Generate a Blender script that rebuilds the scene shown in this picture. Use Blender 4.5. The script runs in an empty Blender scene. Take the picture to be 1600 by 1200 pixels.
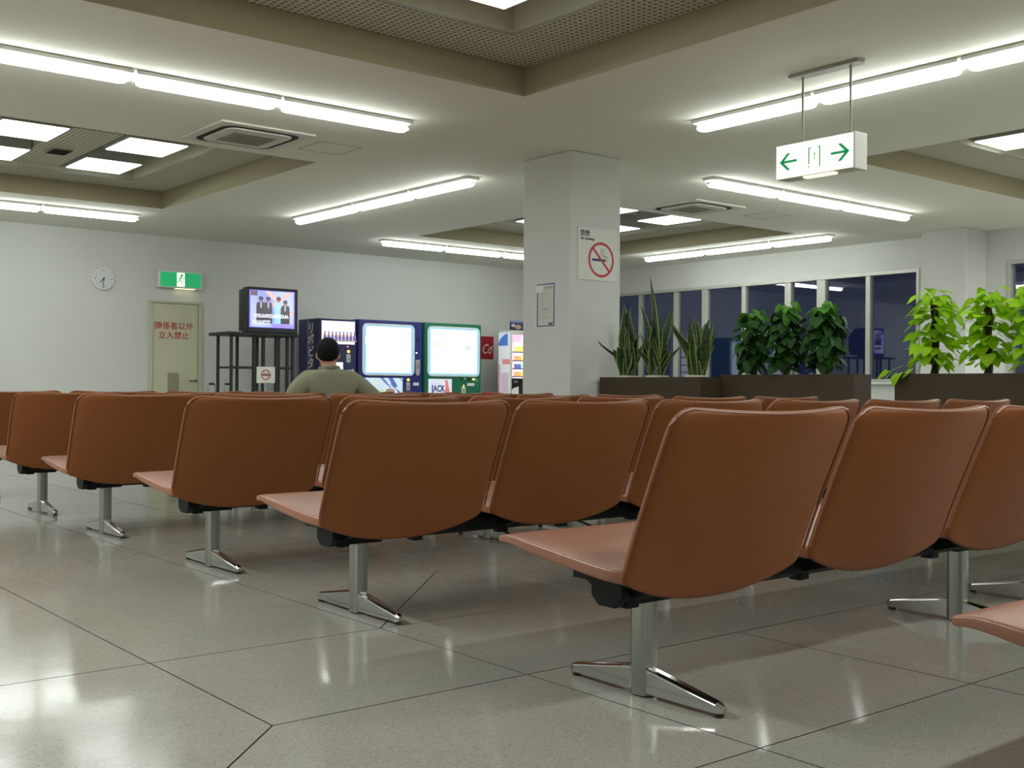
import bpy, bmesh, math, random
from mathutils import Vector, Matrix
random.seed(7)
S = bpy.context.scene
COL = S.collection
PI = math.pi
H = 0.78                      # camera height
ZC = 2.83                     # ceiling height
XR, YL = 13.8, 15.1           # window wall, television wall

# ------------------------------------------------------------------ camera, world, light, exposure
def cam_axes(yaw, pit, rol):
    f = Vector((math.sin(yaw)*math.cos(pit), math.cos(yaw)*math.cos(pit), math.sin(pit)))
    r = Vector((math.cos(yaw), -math.sin(yaw), 0)); u = r.cross(f)
    r2 = r*math.cos(rol)+u*math.sin(rol)
    return r2, f, r2.cross(f)
cam = bpy.data.cameras.new('camera'); co = bpy.data.objects.new('camera', cam); COL.objects.link(co)
r_, f_, u_ = cam_axes(math.radians(39.0), math.radians(.18), math.radians(.40))
co.matrix_world = Matrix(((r_.x, u_.x, -f_.x, 0), (r_.y, u_.y, -f_.y, 0), (r_.z, u_.z, -f_.z, H), (0, 0, 0, 1)))
cam.sensor_width = 36; cam.lens = 1765/1600*36; cam.clip_start = .05; cam.clip_end = 200
S.camera = co
w = bpy.data.worlds.new('night'); S.world = w; w.use_nodes = True
w.node_tree.nodes['Background'].inputs[0].default_value = (.012, .016, .05, 1)
w.node_tree.nodes['Background'].inputs[1].default_value = .22
S.view_settings.view_transform = 'Standard'; S.view_settings.look = 'None'
S.view_settings.gamma = 1; S.view_settings.use_curve_mapping = False
S.view_settings.exposure = 1.85
LAMP = 4.9        # emission of the tubes
PANEL = 1.5       # emission of the recessed panels
def area(name, x, y, sx, sy, power, z=2.74):
    l = bpy.data.lights.new(name, 'AREA'); l.shape = 'RECTANGLE'; l.size = sx; l.size_y = sy; l.energy = power
    l.color = (.96, 1, .95)
    o = bpy.data.objects.new(name, l); COL.objects.link(o); o.location = (x, y, z)
# lamps of the same ceiling grid that hang behind and beside the camera, outside the frame
area('ceiling_lamp_light', 3.2, -.3, 3.3, .1, 26); area('ceiling_lamp_light', -.6, 4.3, .1, 3.3, 50)
area('ceiling_lamp_light', -.6, 10.6, .1, 3.3, 50)
area('ceiling_lamp_light', 10.0, -.3, 3.3, .1, 40); area('ceiling_lamp_light', 12.6, 3.4, .1, 3.3, 50); area('ceiling_lamp_light', 6.55, -2.2, .1, 3.0, 24)

# ------------------------------------------------------------------ materials
M = {}
def mat(name, rgb, rough=.6, metal=0., emit=None, es=1., bump=0., bscale=80., spec=.5, var=0., vscale=6., coat=0.):
    m = bpy.data.materials.new(name); m.use_nodes = True; nt = m.node_tree; b = nt.nodes['Principled BSDF']
    b.inputs['Base Color'].default_value = (*rgb, 1); b.inputs['Roughness'].default_value = rough
    b.inputs['Metallic'].default_value = metal; b.inputs['Specular IOR Level'].default_value = spec
    if coat: b.inputs['Coat Weight'].default_value = coat; b.inputs['Coat Roughness'].default_value = .15
    if emit: b.inputs['Emission Color'].default_value = (*emit, 1); b.inputs['Emission Strength'].default_value = es
    if bump or var:
        tc = nt.nodes.new('ShaderNodeTexCoord'); n = nt.nodes.new('ShaderNodeTexNoise')
        nt.links.new(tc.outputs['Object'], n.inputs['Vector'])
        n.inputs['Scale'].default_value = bscale if bump else vscale; n.inputs['Detail'].default_value = 3
        if bump:
            bp = nt.nodes.new('ShaderNodeBump'); bp.inputs['Strength'].default_value = bump; bp.inputs['Distance'].default_value = .01
            nt.links.new(n.outputs['Fac'], bp.inputs['Height']); nt.links.new(bp.outputs['Normal'], b.inputs['Normal'])
        if var:
            n2 = nt.nodes.new('ShaderNodeTexNoise'); n2.inputs['Scale'].default_value = vscale; n2.inputs['Detail'].default_value = 4
            nt.links.new(tc.outputs['Object'], n2.inputs['Vector'])
            mx = nt.nodes.new('ShaderNodeMixRGB'); nt.links.new(n2.outputs['Fac'], mx.inputs[0])
            mx.inputs[1].default_value = (*[c*(1-var) for c in rgb], 1); mx.inputs[2].default_value = (*[min(1, c*(1+var)) for c in rgb], 1)
            nt.links.new(mx.outputs[0], b.inputs['Base Color'])
    M[name] = m; return m
mat('wall_paint', (.66, .665, .645), .75, bump=.15, bscale=140, var=.03, vscale=2)
mat('ceiling_board', (.82, .805, .715), .9, bump=.12, bscale=90, var=.09, vscale=160)
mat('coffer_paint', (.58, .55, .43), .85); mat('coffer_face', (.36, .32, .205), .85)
mat('slab_joint', (.045, .04, .035), .8)
mat('vinyl', (.22, .070, .018), .5, bump=.12, bscale=420, var=.08, vscale=3, spec=.32)
mat('vinyl_seat', (.25, .10, .058), .31, bump=.10, bscale=300, var=.1, vscale=5, spec=.6)
mat('highlight_rim', (.24, .09, .045), .35)
mat('beam_paint', (.006, .009, .008), .5, spec=.25)
mat('brushed_metal', (.36, .37, .335), .27, 1., bump=.03, bscale=200)
mat('polished_metal', (.55, .56, .55), .14, 1.)
mat('rubber', (.02, .02, .02), .8)
mat('lamp_white', (.75, .75, .72), .5)
mat('tube_glow', (.9, .95, .95), .5, emit=(.93, 1., .95), es=LAMP)
mat('panel_glow', (.9, .95, .92), .5, emit=(.93, 1., .95), es=PANEL)
mat('fixture_grey', (.34, .34, .31), .7)
mat('ac_white', (.70, .69, .63), .6)
mat('ac_grille', (.30, .29, .24), .7)
mat('dark_slot', (.012, .012, .014), .8)
mat('door_cream', (.60, .58, .42), .5, var=.04)
mat('frame_cream', (.56, .55, .42), .5)
mat('letter_red', (.46, .016, .018), .6)
mat('louver_tan', (.36, .34, .22), .6)
mat('clock_white', (.75, .76, .76), .4); mat('clock_face', (.66, .67, .70), .35)
mat('black', (.01, .01, .012), .5)
mat('tv_black', (.012, .013, .016), .4)
mat('rack_black', (.012, .013, .014), .5, bump=.02)
mat('sign_white', (.72, .73, .70), .5)
mat('navy', (.012, .014, .10), .35); mat('blue', (.016, .022, .19), .35); mat('green', (.008, .16, .085), .35)
mat('navy_dark', (.008, .010, .05), .4)
mat('silver', (.5, .5, .52), .3, .6)
mat('yellow_button', (.5, .42, .05), .4, emit=(.7, .6, .1), es=.5)
mat('red_led', (.6, .02, .05), .4, emit=(1, .05, .15), es=2)
mat('white_led', (.8, .8, .8), .4, emit=(1, 1, .8), es=2)
mat('white_print', (.78, .78, .78), .5)
mat('letter_blue', (.01, .02, .28), .5)
mat('red_paint', (.42, .012, .02), .4)
mat('coke_red', (.40, .012, .03), .4)
mat('off_white', (.70, .69, .64), .5)
mat('planter_brown', (.050, .031, .015), .75, var=.12, vscale=20)
mat('pot_white', (.62, .62, .50), .5); mat('soil', (.03, .02, .012), .95)
mat('window_frame', (.50, .50, .45), .4, .3)
mat('sill_white', (.70, .71, .70), .5)
mat('shirt', (.22, .22, .15), .9, bump=.9, bscale=7, var=.06, vscale=4)
mat('skin', (.50, .26, .16), .55, var=.06)
mat('hair', (.004, .004, .006), .7, bump=.2, bscale=160, spec=.15)
mat('trousers', (.03, .035, .05), .9); mat('shoe', (.015, .012, .01), .5)
mat('sign_green', (.01, .40, .14), .5, emit=(.02, .55, .2), es=.11)
mat('exit_lit', (.8, .85, .75), .5, emit=(1., .96, .78), es=.30)
mat('exit_green', (.0, .30, .12), .5, emit=(.0, .40, .13), es=.10)
mat('exit_pale', (.8, .9, .7), .5, emit=(.85, 1., .62), es=.45)
mat('exit_white', (.78, .78, .74), .5)
mat('downlight', (.8, .8, .5), .5, emit=(1, .9, .55), es=.4)
mat('rod_grey', (.33, .32, .26), .5, .3)
mat('chrome_cart', (.6, .6, .6), .25, 1.)
mat('moss', (.045, .03, .012), .95, bump=.6, bscale=60)
mat('stem', (.09, .12, .03), .7)

def glass_mat():
    m = bpy.data.materials.new('window_glass'); m.use_nodes = True; nt = m.node_tree; nt.nodes.clear()
    o = nt.nodes.new('ShaderNodeOutputMaterial'); mx = nt.nodes.new('ShaderNodeMixShader')
    t = nt.nodes.new('ShaderNodeBsdfTransparent'); t.inputs[0].default_value = (.8, .85, .9, 1)
    g = nt.nodes.new('ShaderNodeBsdfGlossy'); g.inputs['Roughness'].default_value = .01
    g.inputs['Color'].default_value = (.9, .92, 1, 1)
    ge = nt.nodes.new('ShaderNodeNewGeometry'); dt = nt.nodes.new('ShaderNodeVectorMath'); dt.operation = 'DOT_PRODUCT'
    nt.links.new(ge.outputs['Incoming'], dt.inputs[0]); nt.links.new(ge.outputs['Normal'], dt.inputs[1])
    ab = nt.nodes.new('ShaderNodeMath'); ab.operation = 'ABSOLUTE'; nt.links.new(dt.outputs['Value'], ab.inputs[0])
    iv = nt.nodes.new('ShaderNodeMath'); iv.operation = 'SUBTRACT'; iv.inputs[0].default_value = 1; nt.links.new(ab.outputs[0], iv.inputs[1])
    pw = nt.nodes.new('ShaderNodeMath'); pw.operation = 'POWER'; pw.inputs[1].default_value = 5; nt.links.new(iv.outputs[0], pw.inputs[0])
    fr = nt.nodes.new('ShaderNodeMath'); fr.operation = 'MULTIPLY_ADD'; fr.inputs[1].default_value = .93; fr.inputs[2].default_value = .07; nt.links.new(pw.outputs[0], fr.inputs[0])
    nt.links.new(fr.outputs[0], mx.inputs[0]); nt.links.new(t.outputs[0], mx.inputs[1]); nt.links.new(g.outputs[0], mx.inputs[2])
    nt.links.new(mx.outputs[0], o.inputs[0]); M['window_glass'] = m
glass_mat()

def terrazzo():
    m = mat('terrazzo', (.36, .355, .30), .2); nt = m.node_tree; b = nt.nodes['Principled BSDF']
    tc = nt.nodes.new('ShaderNodeTexCoord')
    v = nt.nodes.new('ShaderNodeTexVoronoi'); v.inputs['Scale'].default_value = 210; nt.links.new(tc.outputs['Object'], v.inputs['Vector'])
    r = nt.nodes.new('ShaderNodeValToRGB'); nt.links.new(v.outputs['Color'], r.inputs[0])
    e = r.color_ramp.elements; e[0].position = .0; e[0].color = (.185, .18, .158, 1); e[1].position = 1; e[1].color = (.345, .343, .308, 1)
    x = e.new(.22); x.color = (.262, .258, .226, 1); x = e.new(.75); x.color = (.30, .296, .262, 1)
    n = nt.nodes.new('ShaderNodeTexNoise'); n.inputs['Scale'].default_value = 1.3; n.inputs['Detail'].default_value = 4; nt.links.new(tc.outputs['Object'], n.inputs['Vector'])
    r2 = nt.nodes.new('ShaderNodeValToRGB'); nt.links.new(n.outputs['Fac'], r2.inputs[0])
    e = r2.color_ramp.elements; e[0].position = .3; e[0].color = (.90, .90, .90, 1); e[1].position = .7; e[1].color = (1, 1, 1, 1)
    mx = nt.nodes.new('ShaderNodeMixRGB'); mx.blend_type = 'MULTIPLY'; mx.inputs[0].default_value = 1
    nt.links.new(r.outputs[0], mx.inputs[1]); nt.links.new(r2.outputs[0], mx.inputs[2]); nt.links.new(mx.outputs[0], b.inputs['Base Color'])
    mr = nt.nodes.new('ShaderNodeMapRange'); mr.inputs['To Min'].default_value = .07; mr.inputs['To Max'].default_value = .17
    nt.links.new(n.outputs['Fac'], mr.inputs['Value']); nt.links.new(mr.outputs[0], b.inputs['Roughness'])
    n3 = nt.nodes.new('ShaderNodeTexNoise'); n3.inputs['Scale'].default_value = 5; nt.links.new(tc.outputs['Object'], n3.inputs['Vector'])
    bp = nt.nodes.new('ShaderNodeBump'); bp.inputs['Strength'].default_value = .03; bp.inputs['Distance'].default_value = .02
    nt.links.new(n3.outputs['Fac'], bp.inputs['Height']); nt.links.new(bp.outputs['Normal'], b.inputs['Normal'])
    b.inputs['Specular IOR Level'].default_value = .5
terrazzo()

def perforated():
    m = mat('perforated', (.52, .49, .38), .85); nt = m.node_tree; b = nt.nodes['Principled BSDF']
    tc = nt.nodes.new('ShaderNodeTexCoord'); mp = nt.nodes.new('ShaderNodeMapping'); mp.inputs['Scale'].default_value = (22, 22, 0)
    nt.links.new(tc.outputs['Object'], mp.inputs[0])
    fr = nt.nodes.new('ShaderNodeVectorMath'); fr.operation = 'FRACTION'; nt.links.new(mp.outputs[0], fr.inputs[0])
    sb = nt.nodes.new('ShaderNodeVectorMath'); sb.operation = 'SUBTRACT'; sb.inputs[1].default_value = (.5, .5, 0); nt.links.new(fr.outputs[0], sb.inputs[0])
    ln = nt.nodes.new('ShaderNodeVectorMath'); ln.operation = 'LENGTH'; nt.links.new(sb.outputs[0], ln.inputs[0])
    r = nt.nodes.new('ShaderNodeValToRGB'); nt.links.new(ln.outputs['Value'], r.inputs[0])
    e = r.color_ramp.elements; e[0].position = .26; e[0].color = (.20, .185, .14, 1); e[1].position = .36; e[1].color = (.62, .59, .47, 1)
    nt.links.new(r.outputs[0], b.inputs['Base Color'])
perforated()

def blade_mat(name, dark, light):
    m = mat(name, dark, .38); nt = m.node_tree; b = nt.nodes['Principled BSDF']
    tc = nt.nodes.new('ShaderNodeTexCoord'); wv = nt.nodes.new('ShaderNodeTexWave'); wv.bands_direction = 'Z'
    wv.inputs['Scale'].default_value = 7; wv.inputs['Distortion'].default_value = 7; wv.inputs['Detail'].default_value = 3
    nt.links.new(tc.outputs['Object'], wv.inputs['Vector'])
    r = nt.nodes.new('ShaderNodeValToRGB'); nt.links.new(wv.outputs['Fac'], r.inputs[0])
    r.color_ramp.elements[0].color = (*dark, 1); r.color_ramp.elements[1].color = (*light, 1)
    nt.links.new(r.outputs[0], b.inputs['Base Color'])
blade_mat('blade_green', (.009, .032, .008), (.022, .065, .018))
mat('blade_edge', (.20, .24, .045), .4)
def leaf_mat(name, rgb, trans):
    m = mat(name, rgb, .5, var=.28, vscale=9, spec=.22); nt = m.node_tree; b = nt.nodes['Principled BSDF']
    o = [n for n in nt.nodes if n.type == 'OUTPUT_MATERIAL'][0]
    oi = nt.nodes.new('ShaderNodeObjectInfo')
    mixn = [n for n in nt.nodes if n.type == 'MIX_RGB'][0]
    nt.links.new(oi.outputs['Random'], mixn.inputs[0])
    t = nt.nodes.new('ShaderNodeBsdfTranslucent'); nt.links.new(mixn.outputs[0], t.inputs[0])
    mx = nt.nodes.new('ShaderNodeMixShader'); mx.inputs[0].default_value = trans
    nt.links.new(b.outputs[0], mx.inputs[1]); nt.links.new(t.outputs[0], mx.inputs[2]); nt.links.new(mx.outputs[0], o.inputs[0])
leaf_mat('leaf_dark', (.018, .066, .010), .10)
leaf_mat('leaf_lime', (.33, .60, .012), .38)
leaf_mat('leaf_pale', (.09, .26, .03), .3)

def pic_mat(name, emit=0., rough=.5):
    m = mat(name, (.5, .5, .5), rough); nt = m.node_tree; b = nt.nodes['Principled BSDF']
    a = nt.nodes.new('ShaderNodeAttribute'); a.attribute_name = 'print'
    if 'screen' not in name and 'backlit' not in name: nt.links.new(a.outputs['Color'], b.inputs['Base Color'])
    else: b.inputs['Base Color'].default_value = (.02, .02, .025, 1)
    if emit:
        nt.links.new(a.outputs['Color'], b.inputs['Emission Color']); b.inputs['Emission Strength'].default_value = emit
pic_mat('print_paper'); pic_mat('print_backlit', .34); pic_mat('print_dim', .09); pic_mat('print_screen', .34, .15)

# ------------------------------------------------------------------ mesh helpers
class MB:
    def __init__(s): s.v = []; s.f = []; s.mi = []
    def add(s, vs, fs, mi=0):
        b = len(s.v); s.v += [tuple(p) for p in vs]; s.f += [tuple(b+i for i in f) for f in fs]; s.mi += [mi]*len(fs); return s
    def box(s, x0, x1, y0, y1, z0, z1, mi=0):
        return s.add([(x0, y0, z0), (x1, y0, z0), (x1, y1, z0), (x0, y1, z0), (x0, y0, z1), (x1, y0, z1), (x1, y1, z1), (x0, y1, z1)],
                     [(0, 3, 2, 1), (4, 5, 6, 7), (0, 1, 5, 4), (1, 2, 6, 5), (2, 3, 7, 6), (3, 0, 4, 7)], mi)
    def tube(s, pts, r, n=10, mi=0, cap=True, close=False):
        pts = [Vector(p) for p in pts]; N = len(pts); vs = []
        rs = r if isinstance(r, (list, tuple)) else [r]*N
        for i, p in enumerate(pts):
            a = pts[i-1] if (i or close) else pts[i]; b = pts[(i+1) % N] if (i < N-1 or close) else pts[i]
            d = (b-a).normalized(); up = Vector((0, 0, 1)) if abs(d.z) < .9 else Vector((1, 0, 0))
            e1 = d.cross(up).normalized(); e2 = d.cross(e1)
            for k in range(n):
                t = 2*PI*k/n; vs.append(p+(e1*math.cos(t)+e2*math.sin(t))*rs[i])
        fs = []
        for i in range(N if close else N-1):
            j = (i+1) % N
            for k in range(n): fs.append((i*n+k, i*n+(k+1) % n, j*n+(k+1) % n, j*n+k))
        if cap and not close: fs += [tuple(range(n))[::-1], tuple((N-1)*n+k for k in range(n))]
        return s.add(vs, fs, mi)
    def prism(s, poly, z0, z1, ax='z', mi=0):
        n = len(poly)
        def p(a, b, c): return {'z': (a, b, c), 'y': (a, c, b), 'x': (c, a, b)}[ax]
        vs = [p(a, b, z0) for a, b in poly]+[p(a, b, z1) for a, b in poly]
        fs = [tuple(range(n))[::-1], tuple(range(n, 2*n))]+[(i, (i+1) % n, n+(i+1) % n, n+i) for i in range(n)]
        return s.add(vs, fs, mi)
    def lathe(s, prof, c=(0, 0, 0), n=24, mi=0):
        vs = []; N = len(prof)
        for k in range(n):
            t = 2*PI*k/n
            for r, z in prof: vs.append((c[0]+r*math.cos(t), c[1]+r*math.sin(t), c[2]+z))
        fs = [(k*N+i, ((k+1) % n)*N+i, ((k+1) % n)*N+i+1, k*N+i+1) for k in range(n) for i in range(N-1)]
        return s.add(vs, fs, mi)
    def build(s, name, mats, parent=None, smooth=True, bevel=0, seg=2, fix=True, xf=None):
        me = bpy.data.meshes.new(name); me.from_pydata(s.v, [], s.f)
        if not isinstance(mats, (list, tuple)): mats = [mats]
        for m in mats: me.materials.append(M[m])
        me.polygons.foreach_set('material_index', s.mi)
        if xf: me.transform(xf)
        if fix:
            bm = bmesh.new(); bm.from_mesh(me); bmesh.ops.recalc_face_normals(bm, faces=bm.faces); bm.to_mesh(me); bm.free()
        if smooth:
            me.shade_smooth(); me.set_sharp_from_angle(angle=math.radians(38))
        o = bpy.data.objects.new(name, me); COL.objects.link(o)
        if parent: o.parent = parent
        if bevel:
            b = o.modifiers.new('bevel', 'BEVEL'); b.width = bevel; b.segments = seg; b.limit_method = 'ANGLE'
        return o
def empty(name, loc=(0, 0, 0), rz=0):
    o = bpy.data.objects.new(name, None); COL.objects.link(o); o.location = loc; o.rotation_euler = (0, 0, rz); o.empty_display_size = .1; return o
def tag(o, label, cat, group=None):
    o['label'] = label; o['category'] = cat
    if group: o['group'] = group
    return o
def thing(name, label, cat, loc=(0, 0, 0), rz=0, group=None): return tag(empty(name, loc, rz), label, cat, group)
def struct(o): o['kind'] = 'structure'; return o
def lab(o, t): o['label'] = t; return o
def copy_tree(o, parent=None):
    c = o.copy(); COL.objects.link(c)
    if parent: c.parent = parent
    for ch in list(o.children): copy_tree(ch, c)
    return c
def text(name, s, size, loc, rot, m, parent=None, ext=.0012, align='CENTER', sx=1., bold=0.):
    cu = bpy.data.curves.new(name, 'FONT'); cu.body = s; cu.size = size; cu.align_x = align; cu.align_y = 'CENTER'; cu.extrude = ext
    cu.resolution_u = 3; cu.offset = bold
    t = bpy.data.objects.new(name, cu); COL.objects.link(t)
    dg = bpy.context.evaluated_depsgraph_get(); me = bpy.data.meshes.new_from_object(t.evaluated_get(dg))
    bpy.data.objects.remove(t); bpy.data.curves.remove(cu)
    me.transform(Matrix.Diagonal((sx, 1, 1, 1)))
    me.materials.clear(); me.materials.append(M[m])
    o = bpy.data.objects.new(name, me); COL.objects.link(o); o.location = loc; o.rotation_euler = rot
    if parent: o.parent = parent
    return o
FY = (PI/2, 0, 0)            # facing -Y
FX = (PI/2, 0, -PI/2)        # facing -X
def picture(name, w_, h_, nx, ny, fn, m, parent, loc, rot, th=.002):
    """flat printed sheet: local x right, y up, centre at loc"""
    vs = [(-w_/2+w_*i/nx, -h_/2+h_*j/ny, th) for j in range(ny+1) for i in range(nx+1)]
    fs = [(j*(nx+1)+i, j*(nx+1)+i+1, (j+1)*(nx+1)+i+1, (j+1)*(nx+1)+i) for j in range(ny) for i in range(nx)]
    nf = len(fs); b = len(vs)
    vs += [(-w_/2, -h_/2, 0), (w_/2, -h_/2, 0), (w_/2, h_/2, 0), (-w_/2, h_/2, 0)]
    cs = [0, nx, (ny+1)*(nx+1)-1, ny*(nx+1)]
    fs += [(b+3, b+2, b+1, b)]+[(b+k, b+(k+1) % 4, cs[(k+1) % 4], cs[k]) for k in range(4)]
    me = bpy.data.meshes.new(name); me.from_pydata(vs, [], fs); me.materials.append(M[m])
    at = me.color_attributes.new('print', 'FLOAT_COLOR', 'CORNER'); data = []
    for k, p in enumerate(me.polygons):
        c = fn((k % nx+.5)/nx, (k//nx+.5)/ny) if k < nf else fn(.5, .001)
        data += [c[0], c[1], c[2], 1.]*p.loop_total
    at.data.foreach_set('color', data)
    o = bpy.data.objects.new(name, me); COL.objects.link(o); o.location = loc; o.rotation_euler = rot
    if parent: o.parent = parent
    return o

# ------------------------------------------------------------------ floor: terrazzo slabs between recessed joints
X0, Y0 = -4., -4.
floor = struct(MB().box(X0-.2, XR+.6, Y0-.2, YL+.2, -.2, -.012).build('floor', 'slab_joint'))
def clip(poly, a, b, c):     # keep a*x+b*y<=c
    out = []
    for i, p in enumerate(poly):
        q = poly[(i+1) % len(poly)]; dp = a*p[0]+b*p[1]-c; dq = a*q[0]+b*q[1]-c
        if dp <= 1e-9: out.append(p)
        if (dp < -1e-9 and dq > 1e-9) or (dp > 1e-9 and dq < -1e-9):
            t = dp/(dp-dq); out.append((p[0]+(q[0]-p[0])*t, p[1]+(q[1]-p[1])*t))
    return out
def inset(poly, d):
    cx = sum(p[0] for p in poly)/len(poly); cy = sum(p[1] for p in poly)/len(poly); out = poly
    for i, p in enumerate(poly):
        q = poly[(i+1) % len(poly)]; a, b = q[1]-p[1], p[0]-q[0]; l = math.hypot(a, b)
        if l < 1e-6: continue
        a, b = a/l, b/l; c = a*p[0]+b*p[1]
        if a*cx+b*cy > c: a, b, c = -a, -b, -c
        out = clip(out, a, b, c-d)
    return out
def slab(poly):
    poly = inset(poly, .0023)
    if len(poly) < 3: return
    m = MB().prism(poly, -.0125, 0); m.mi = [1, 0]+[1]*len(poly); m.build('slab', ['terrazzo', 'slab_joint'], floor, smooth=False)
def cells(poly, xs, ys):
    xs = [-9]+xs+[99]; ys = [-9]+ys+[99]
    for i in range(len(xs)-1):
        for j in range(len(ys)-1):
            p = clip(clip(clip(clip(poly, -1, 0, -xs[i]), 1, 0, xs[i+1]), 0, -1, -ys[j]), 0, 1, ys[j+1])
            if len(p) >= 3: slab(p)
R0 = [(X0, Y0), (XR, Y0), (XR, YL), (X0, YL)]
def box2(x0, x1, y0, y1): return [(x0, y0), (x1, y0), (x1, y1), (x0, y1)]
XA, XB, XC, YA, YB, YD = 1.21, 1.97, 2.75, 2.36, 3.1, 3.9
K1 = YA-XA
up1 = clip(R0, 1, -1, -K1); lo1 = clip(R0, -1, 1, K1)     # above / below the mitre
cells(clip(up1, 1, 0, XA), [-1.4], [YB, 6.2, 9.3, 12.4])
cells(clip(lo1, 0, 1, YA), [XB, 2.85, 5.9, 9.0, 12.1], [-1.5, .02, 1.567])
cells(box2(XA, XB, YA, YL), [], [YB, 6.2, 9.3, 12.4])
cells(box2(XB, XR, YA, YB), [5.05, 8.15, 11.25], [])
k2 = [(XB, YB), (XC, YD)]
a_, b_ = YD-YB, -(XC-XB); c_ = a_*XB+b_*YB
cells(clip(box2(XB, XC, YB, YL), a_, b_, c_), [], [7.0, 10.1, 13.2])
cells(clip(box2(XB, XR, YB, YD), -a_, -b_, -c_), [5.85, 8.95, 12.05], [])
cells(box2(XC, XR, YD, YL), [5.85, 8.95, 12.05], [7.0, 10.1, 13.2])

# ------------------------------------------------------------------ walls
struct(MB().box(X0, XR+.3, YL, YL+.2, -.2, ZC+.5).build('wall_left', 'wall_paint'))
struct(MB().box(X0-.2, X0, Y0, YL+.2, -.2, ZC+.5).build('wall_back', 'wall_paint'))
struct(MB().box(X0, XR+.3, Y0-.2, Y0, -.2, ZC+.5).build('wall_rear', 'wall_paint'))
WT, WB = 2.42, .89           # window band
wr = MB()
wr.box(XR, XR+.2, Y0, YL, -.2, WB).box(XR, XR+.2, Y0, YL, WT, ZC+.5)
wr.box(XR, XR+.2, 14.4, YL, WB, WT).box(XR, XR+.2, 7.13, 8.35, WB, WT).box(XR, XR+.2, Y0, 3.2, WB, WT)
struct(wr.build('wall_right', 'wall_paint', smooth=False))
struct(MB().box(13.3, XR, 7.41, 8.03, 0, ZC).build('pillar', 'wall_paint', bevel=.01))
struct(MB().box(6.5, 7.1, 7.24, 7.88, 0, ZC).build('pillar', 'wall_paint', bevel=.012))
def window(n, y0, y1, muls):
    wz = 'window_%d' % n
    fr = MB().box(XR-.015, XR+.10, y0, y1, WT-.045, WT).box(XR-.015, XR+.10, y0, y1, WB, WB+.045)
    fr.box(XR-.015, XR+.10, y0, y0+.045, WB+.045, WT-.045).box(XR-.015, XR+.10, y1-.045, y1, WB+.045, WT-.045)
    o = struct(fr.build(wz, 'window_frame', smooth=False))
    MB().box(XR-.06, XR+.02, y0-.02, y1+.02, WB-.035, WB).build('sill', 'sill_white', o, bevel=.006)
    edges = [y0]
    for c, wd in muls:
        MB().box(XR+.0, XR+.085, c-wd/2, c+wd/2, WB+.04, WT-.04).build('mullion', 'window_frame', o, bevel=.006)
        edges.append(c)
    edges.append(y1)
    for a, b in zip(edges[:-1], edges[1:]):
        MB().box(XR+.05, XR+.056, a+.02, b-.02, WB+.04, WT-.04).build('pane', 'window_glass', o, smooth=False)
window(1, 8.35, 14.4, [(9.15, .075), (9.93, .15), (10.52, .115), (11.355, .08), (12.145, .125), (12.775, .095), (13.59, .075)])
window(2, 3.2, 7.13, [(4.2, .08), (5.2, .12), (6.2, .08)])
struct(MB().box(XR+.3, XR+30, Y0-20, YL+20, -.6, -.4).build('ground', 'slab_joint'))
struct(MB().box(X0, XR, YL-.015, YL, 0, .09).build('baseboard_left', 'planter_brown'))
struct(MB().box(XR-.015, XR, Y0, 7.41, 0, .09).box(XR-.015, XR, 8.03, YL, 0, .09).build('baseboard_right', 'planter_brown'))

# ------------------------------------------------------------------ ceiling with coffers
COF = {'over_near': (1.6, 5.06, 2.62, 6.13), 'over_door': (1.6, 5.10, 9.17, 12.78), 'over_pillar': (8.66, 12.22, 9.2, 12.74), 'over_plants': (8.64, 12.22, 2.5, 5.95)}
cm = MB()
xs = sorted({X0-.2, XR+.2}|{v for c in COF.values() for v in c[:2]}); ys = sorted({Y0-.2, YL+.2}|{v for c in COF.values() for v in c[2:]})
for i in range(len(xs)-1):
    for j in range(len(ys)-1):
        mx, my = (xs[i]+xs[i+1])/2, (ys[j]+ys[j+1])/2
        if any(c[0] < mx < c[1] and c[2] < my < c[3] for c in COF.values()): continue
        cm.add([(xs[i], ys[j], ZC), (xs[i+1], ys[j], ZC), (xs[i+1], ys[j+1], ZC), (xs[i], ys[j+1], ZC)], [(0, 3, 2, 1)])
cm.box(X0-.2, XR+.2, Y0-.2, YL+.2, 3.45, 3.55)
ceiling = struct(cm.build('ceiling', 'ceiling_board', smooth=False, fix=False))
Z1, Z2, IN = 3.03, 3.22, .56
def ring(m, o, i, z):
    a, b, c, d = o; e, f, g, h = i
    m.add([(a, c, z), (b, c, z), (b, d, z), (a, d, z), (e, g, z), (f, g, z), (f, h, z), (e, h, z)],
          [(0, 4, 5, 1), (1, 5, 6, 2), (2, 6, 7, 3), (3, 7, 4, 0)])
def sides(m, r, z0, z1):
    a, b, c, d = r
    m.add([(a, c, z0), (b, c, z0), (b, d, z0), (a, d, z0), (a, c, z1), (b, c, z1), (b, d, z1), (a, d, z1)],
          [(0, 1, 5, 4), (1, 2, 6, 5), (2, 3, 7, 6), (3, 0, 4, 7)])
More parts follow.
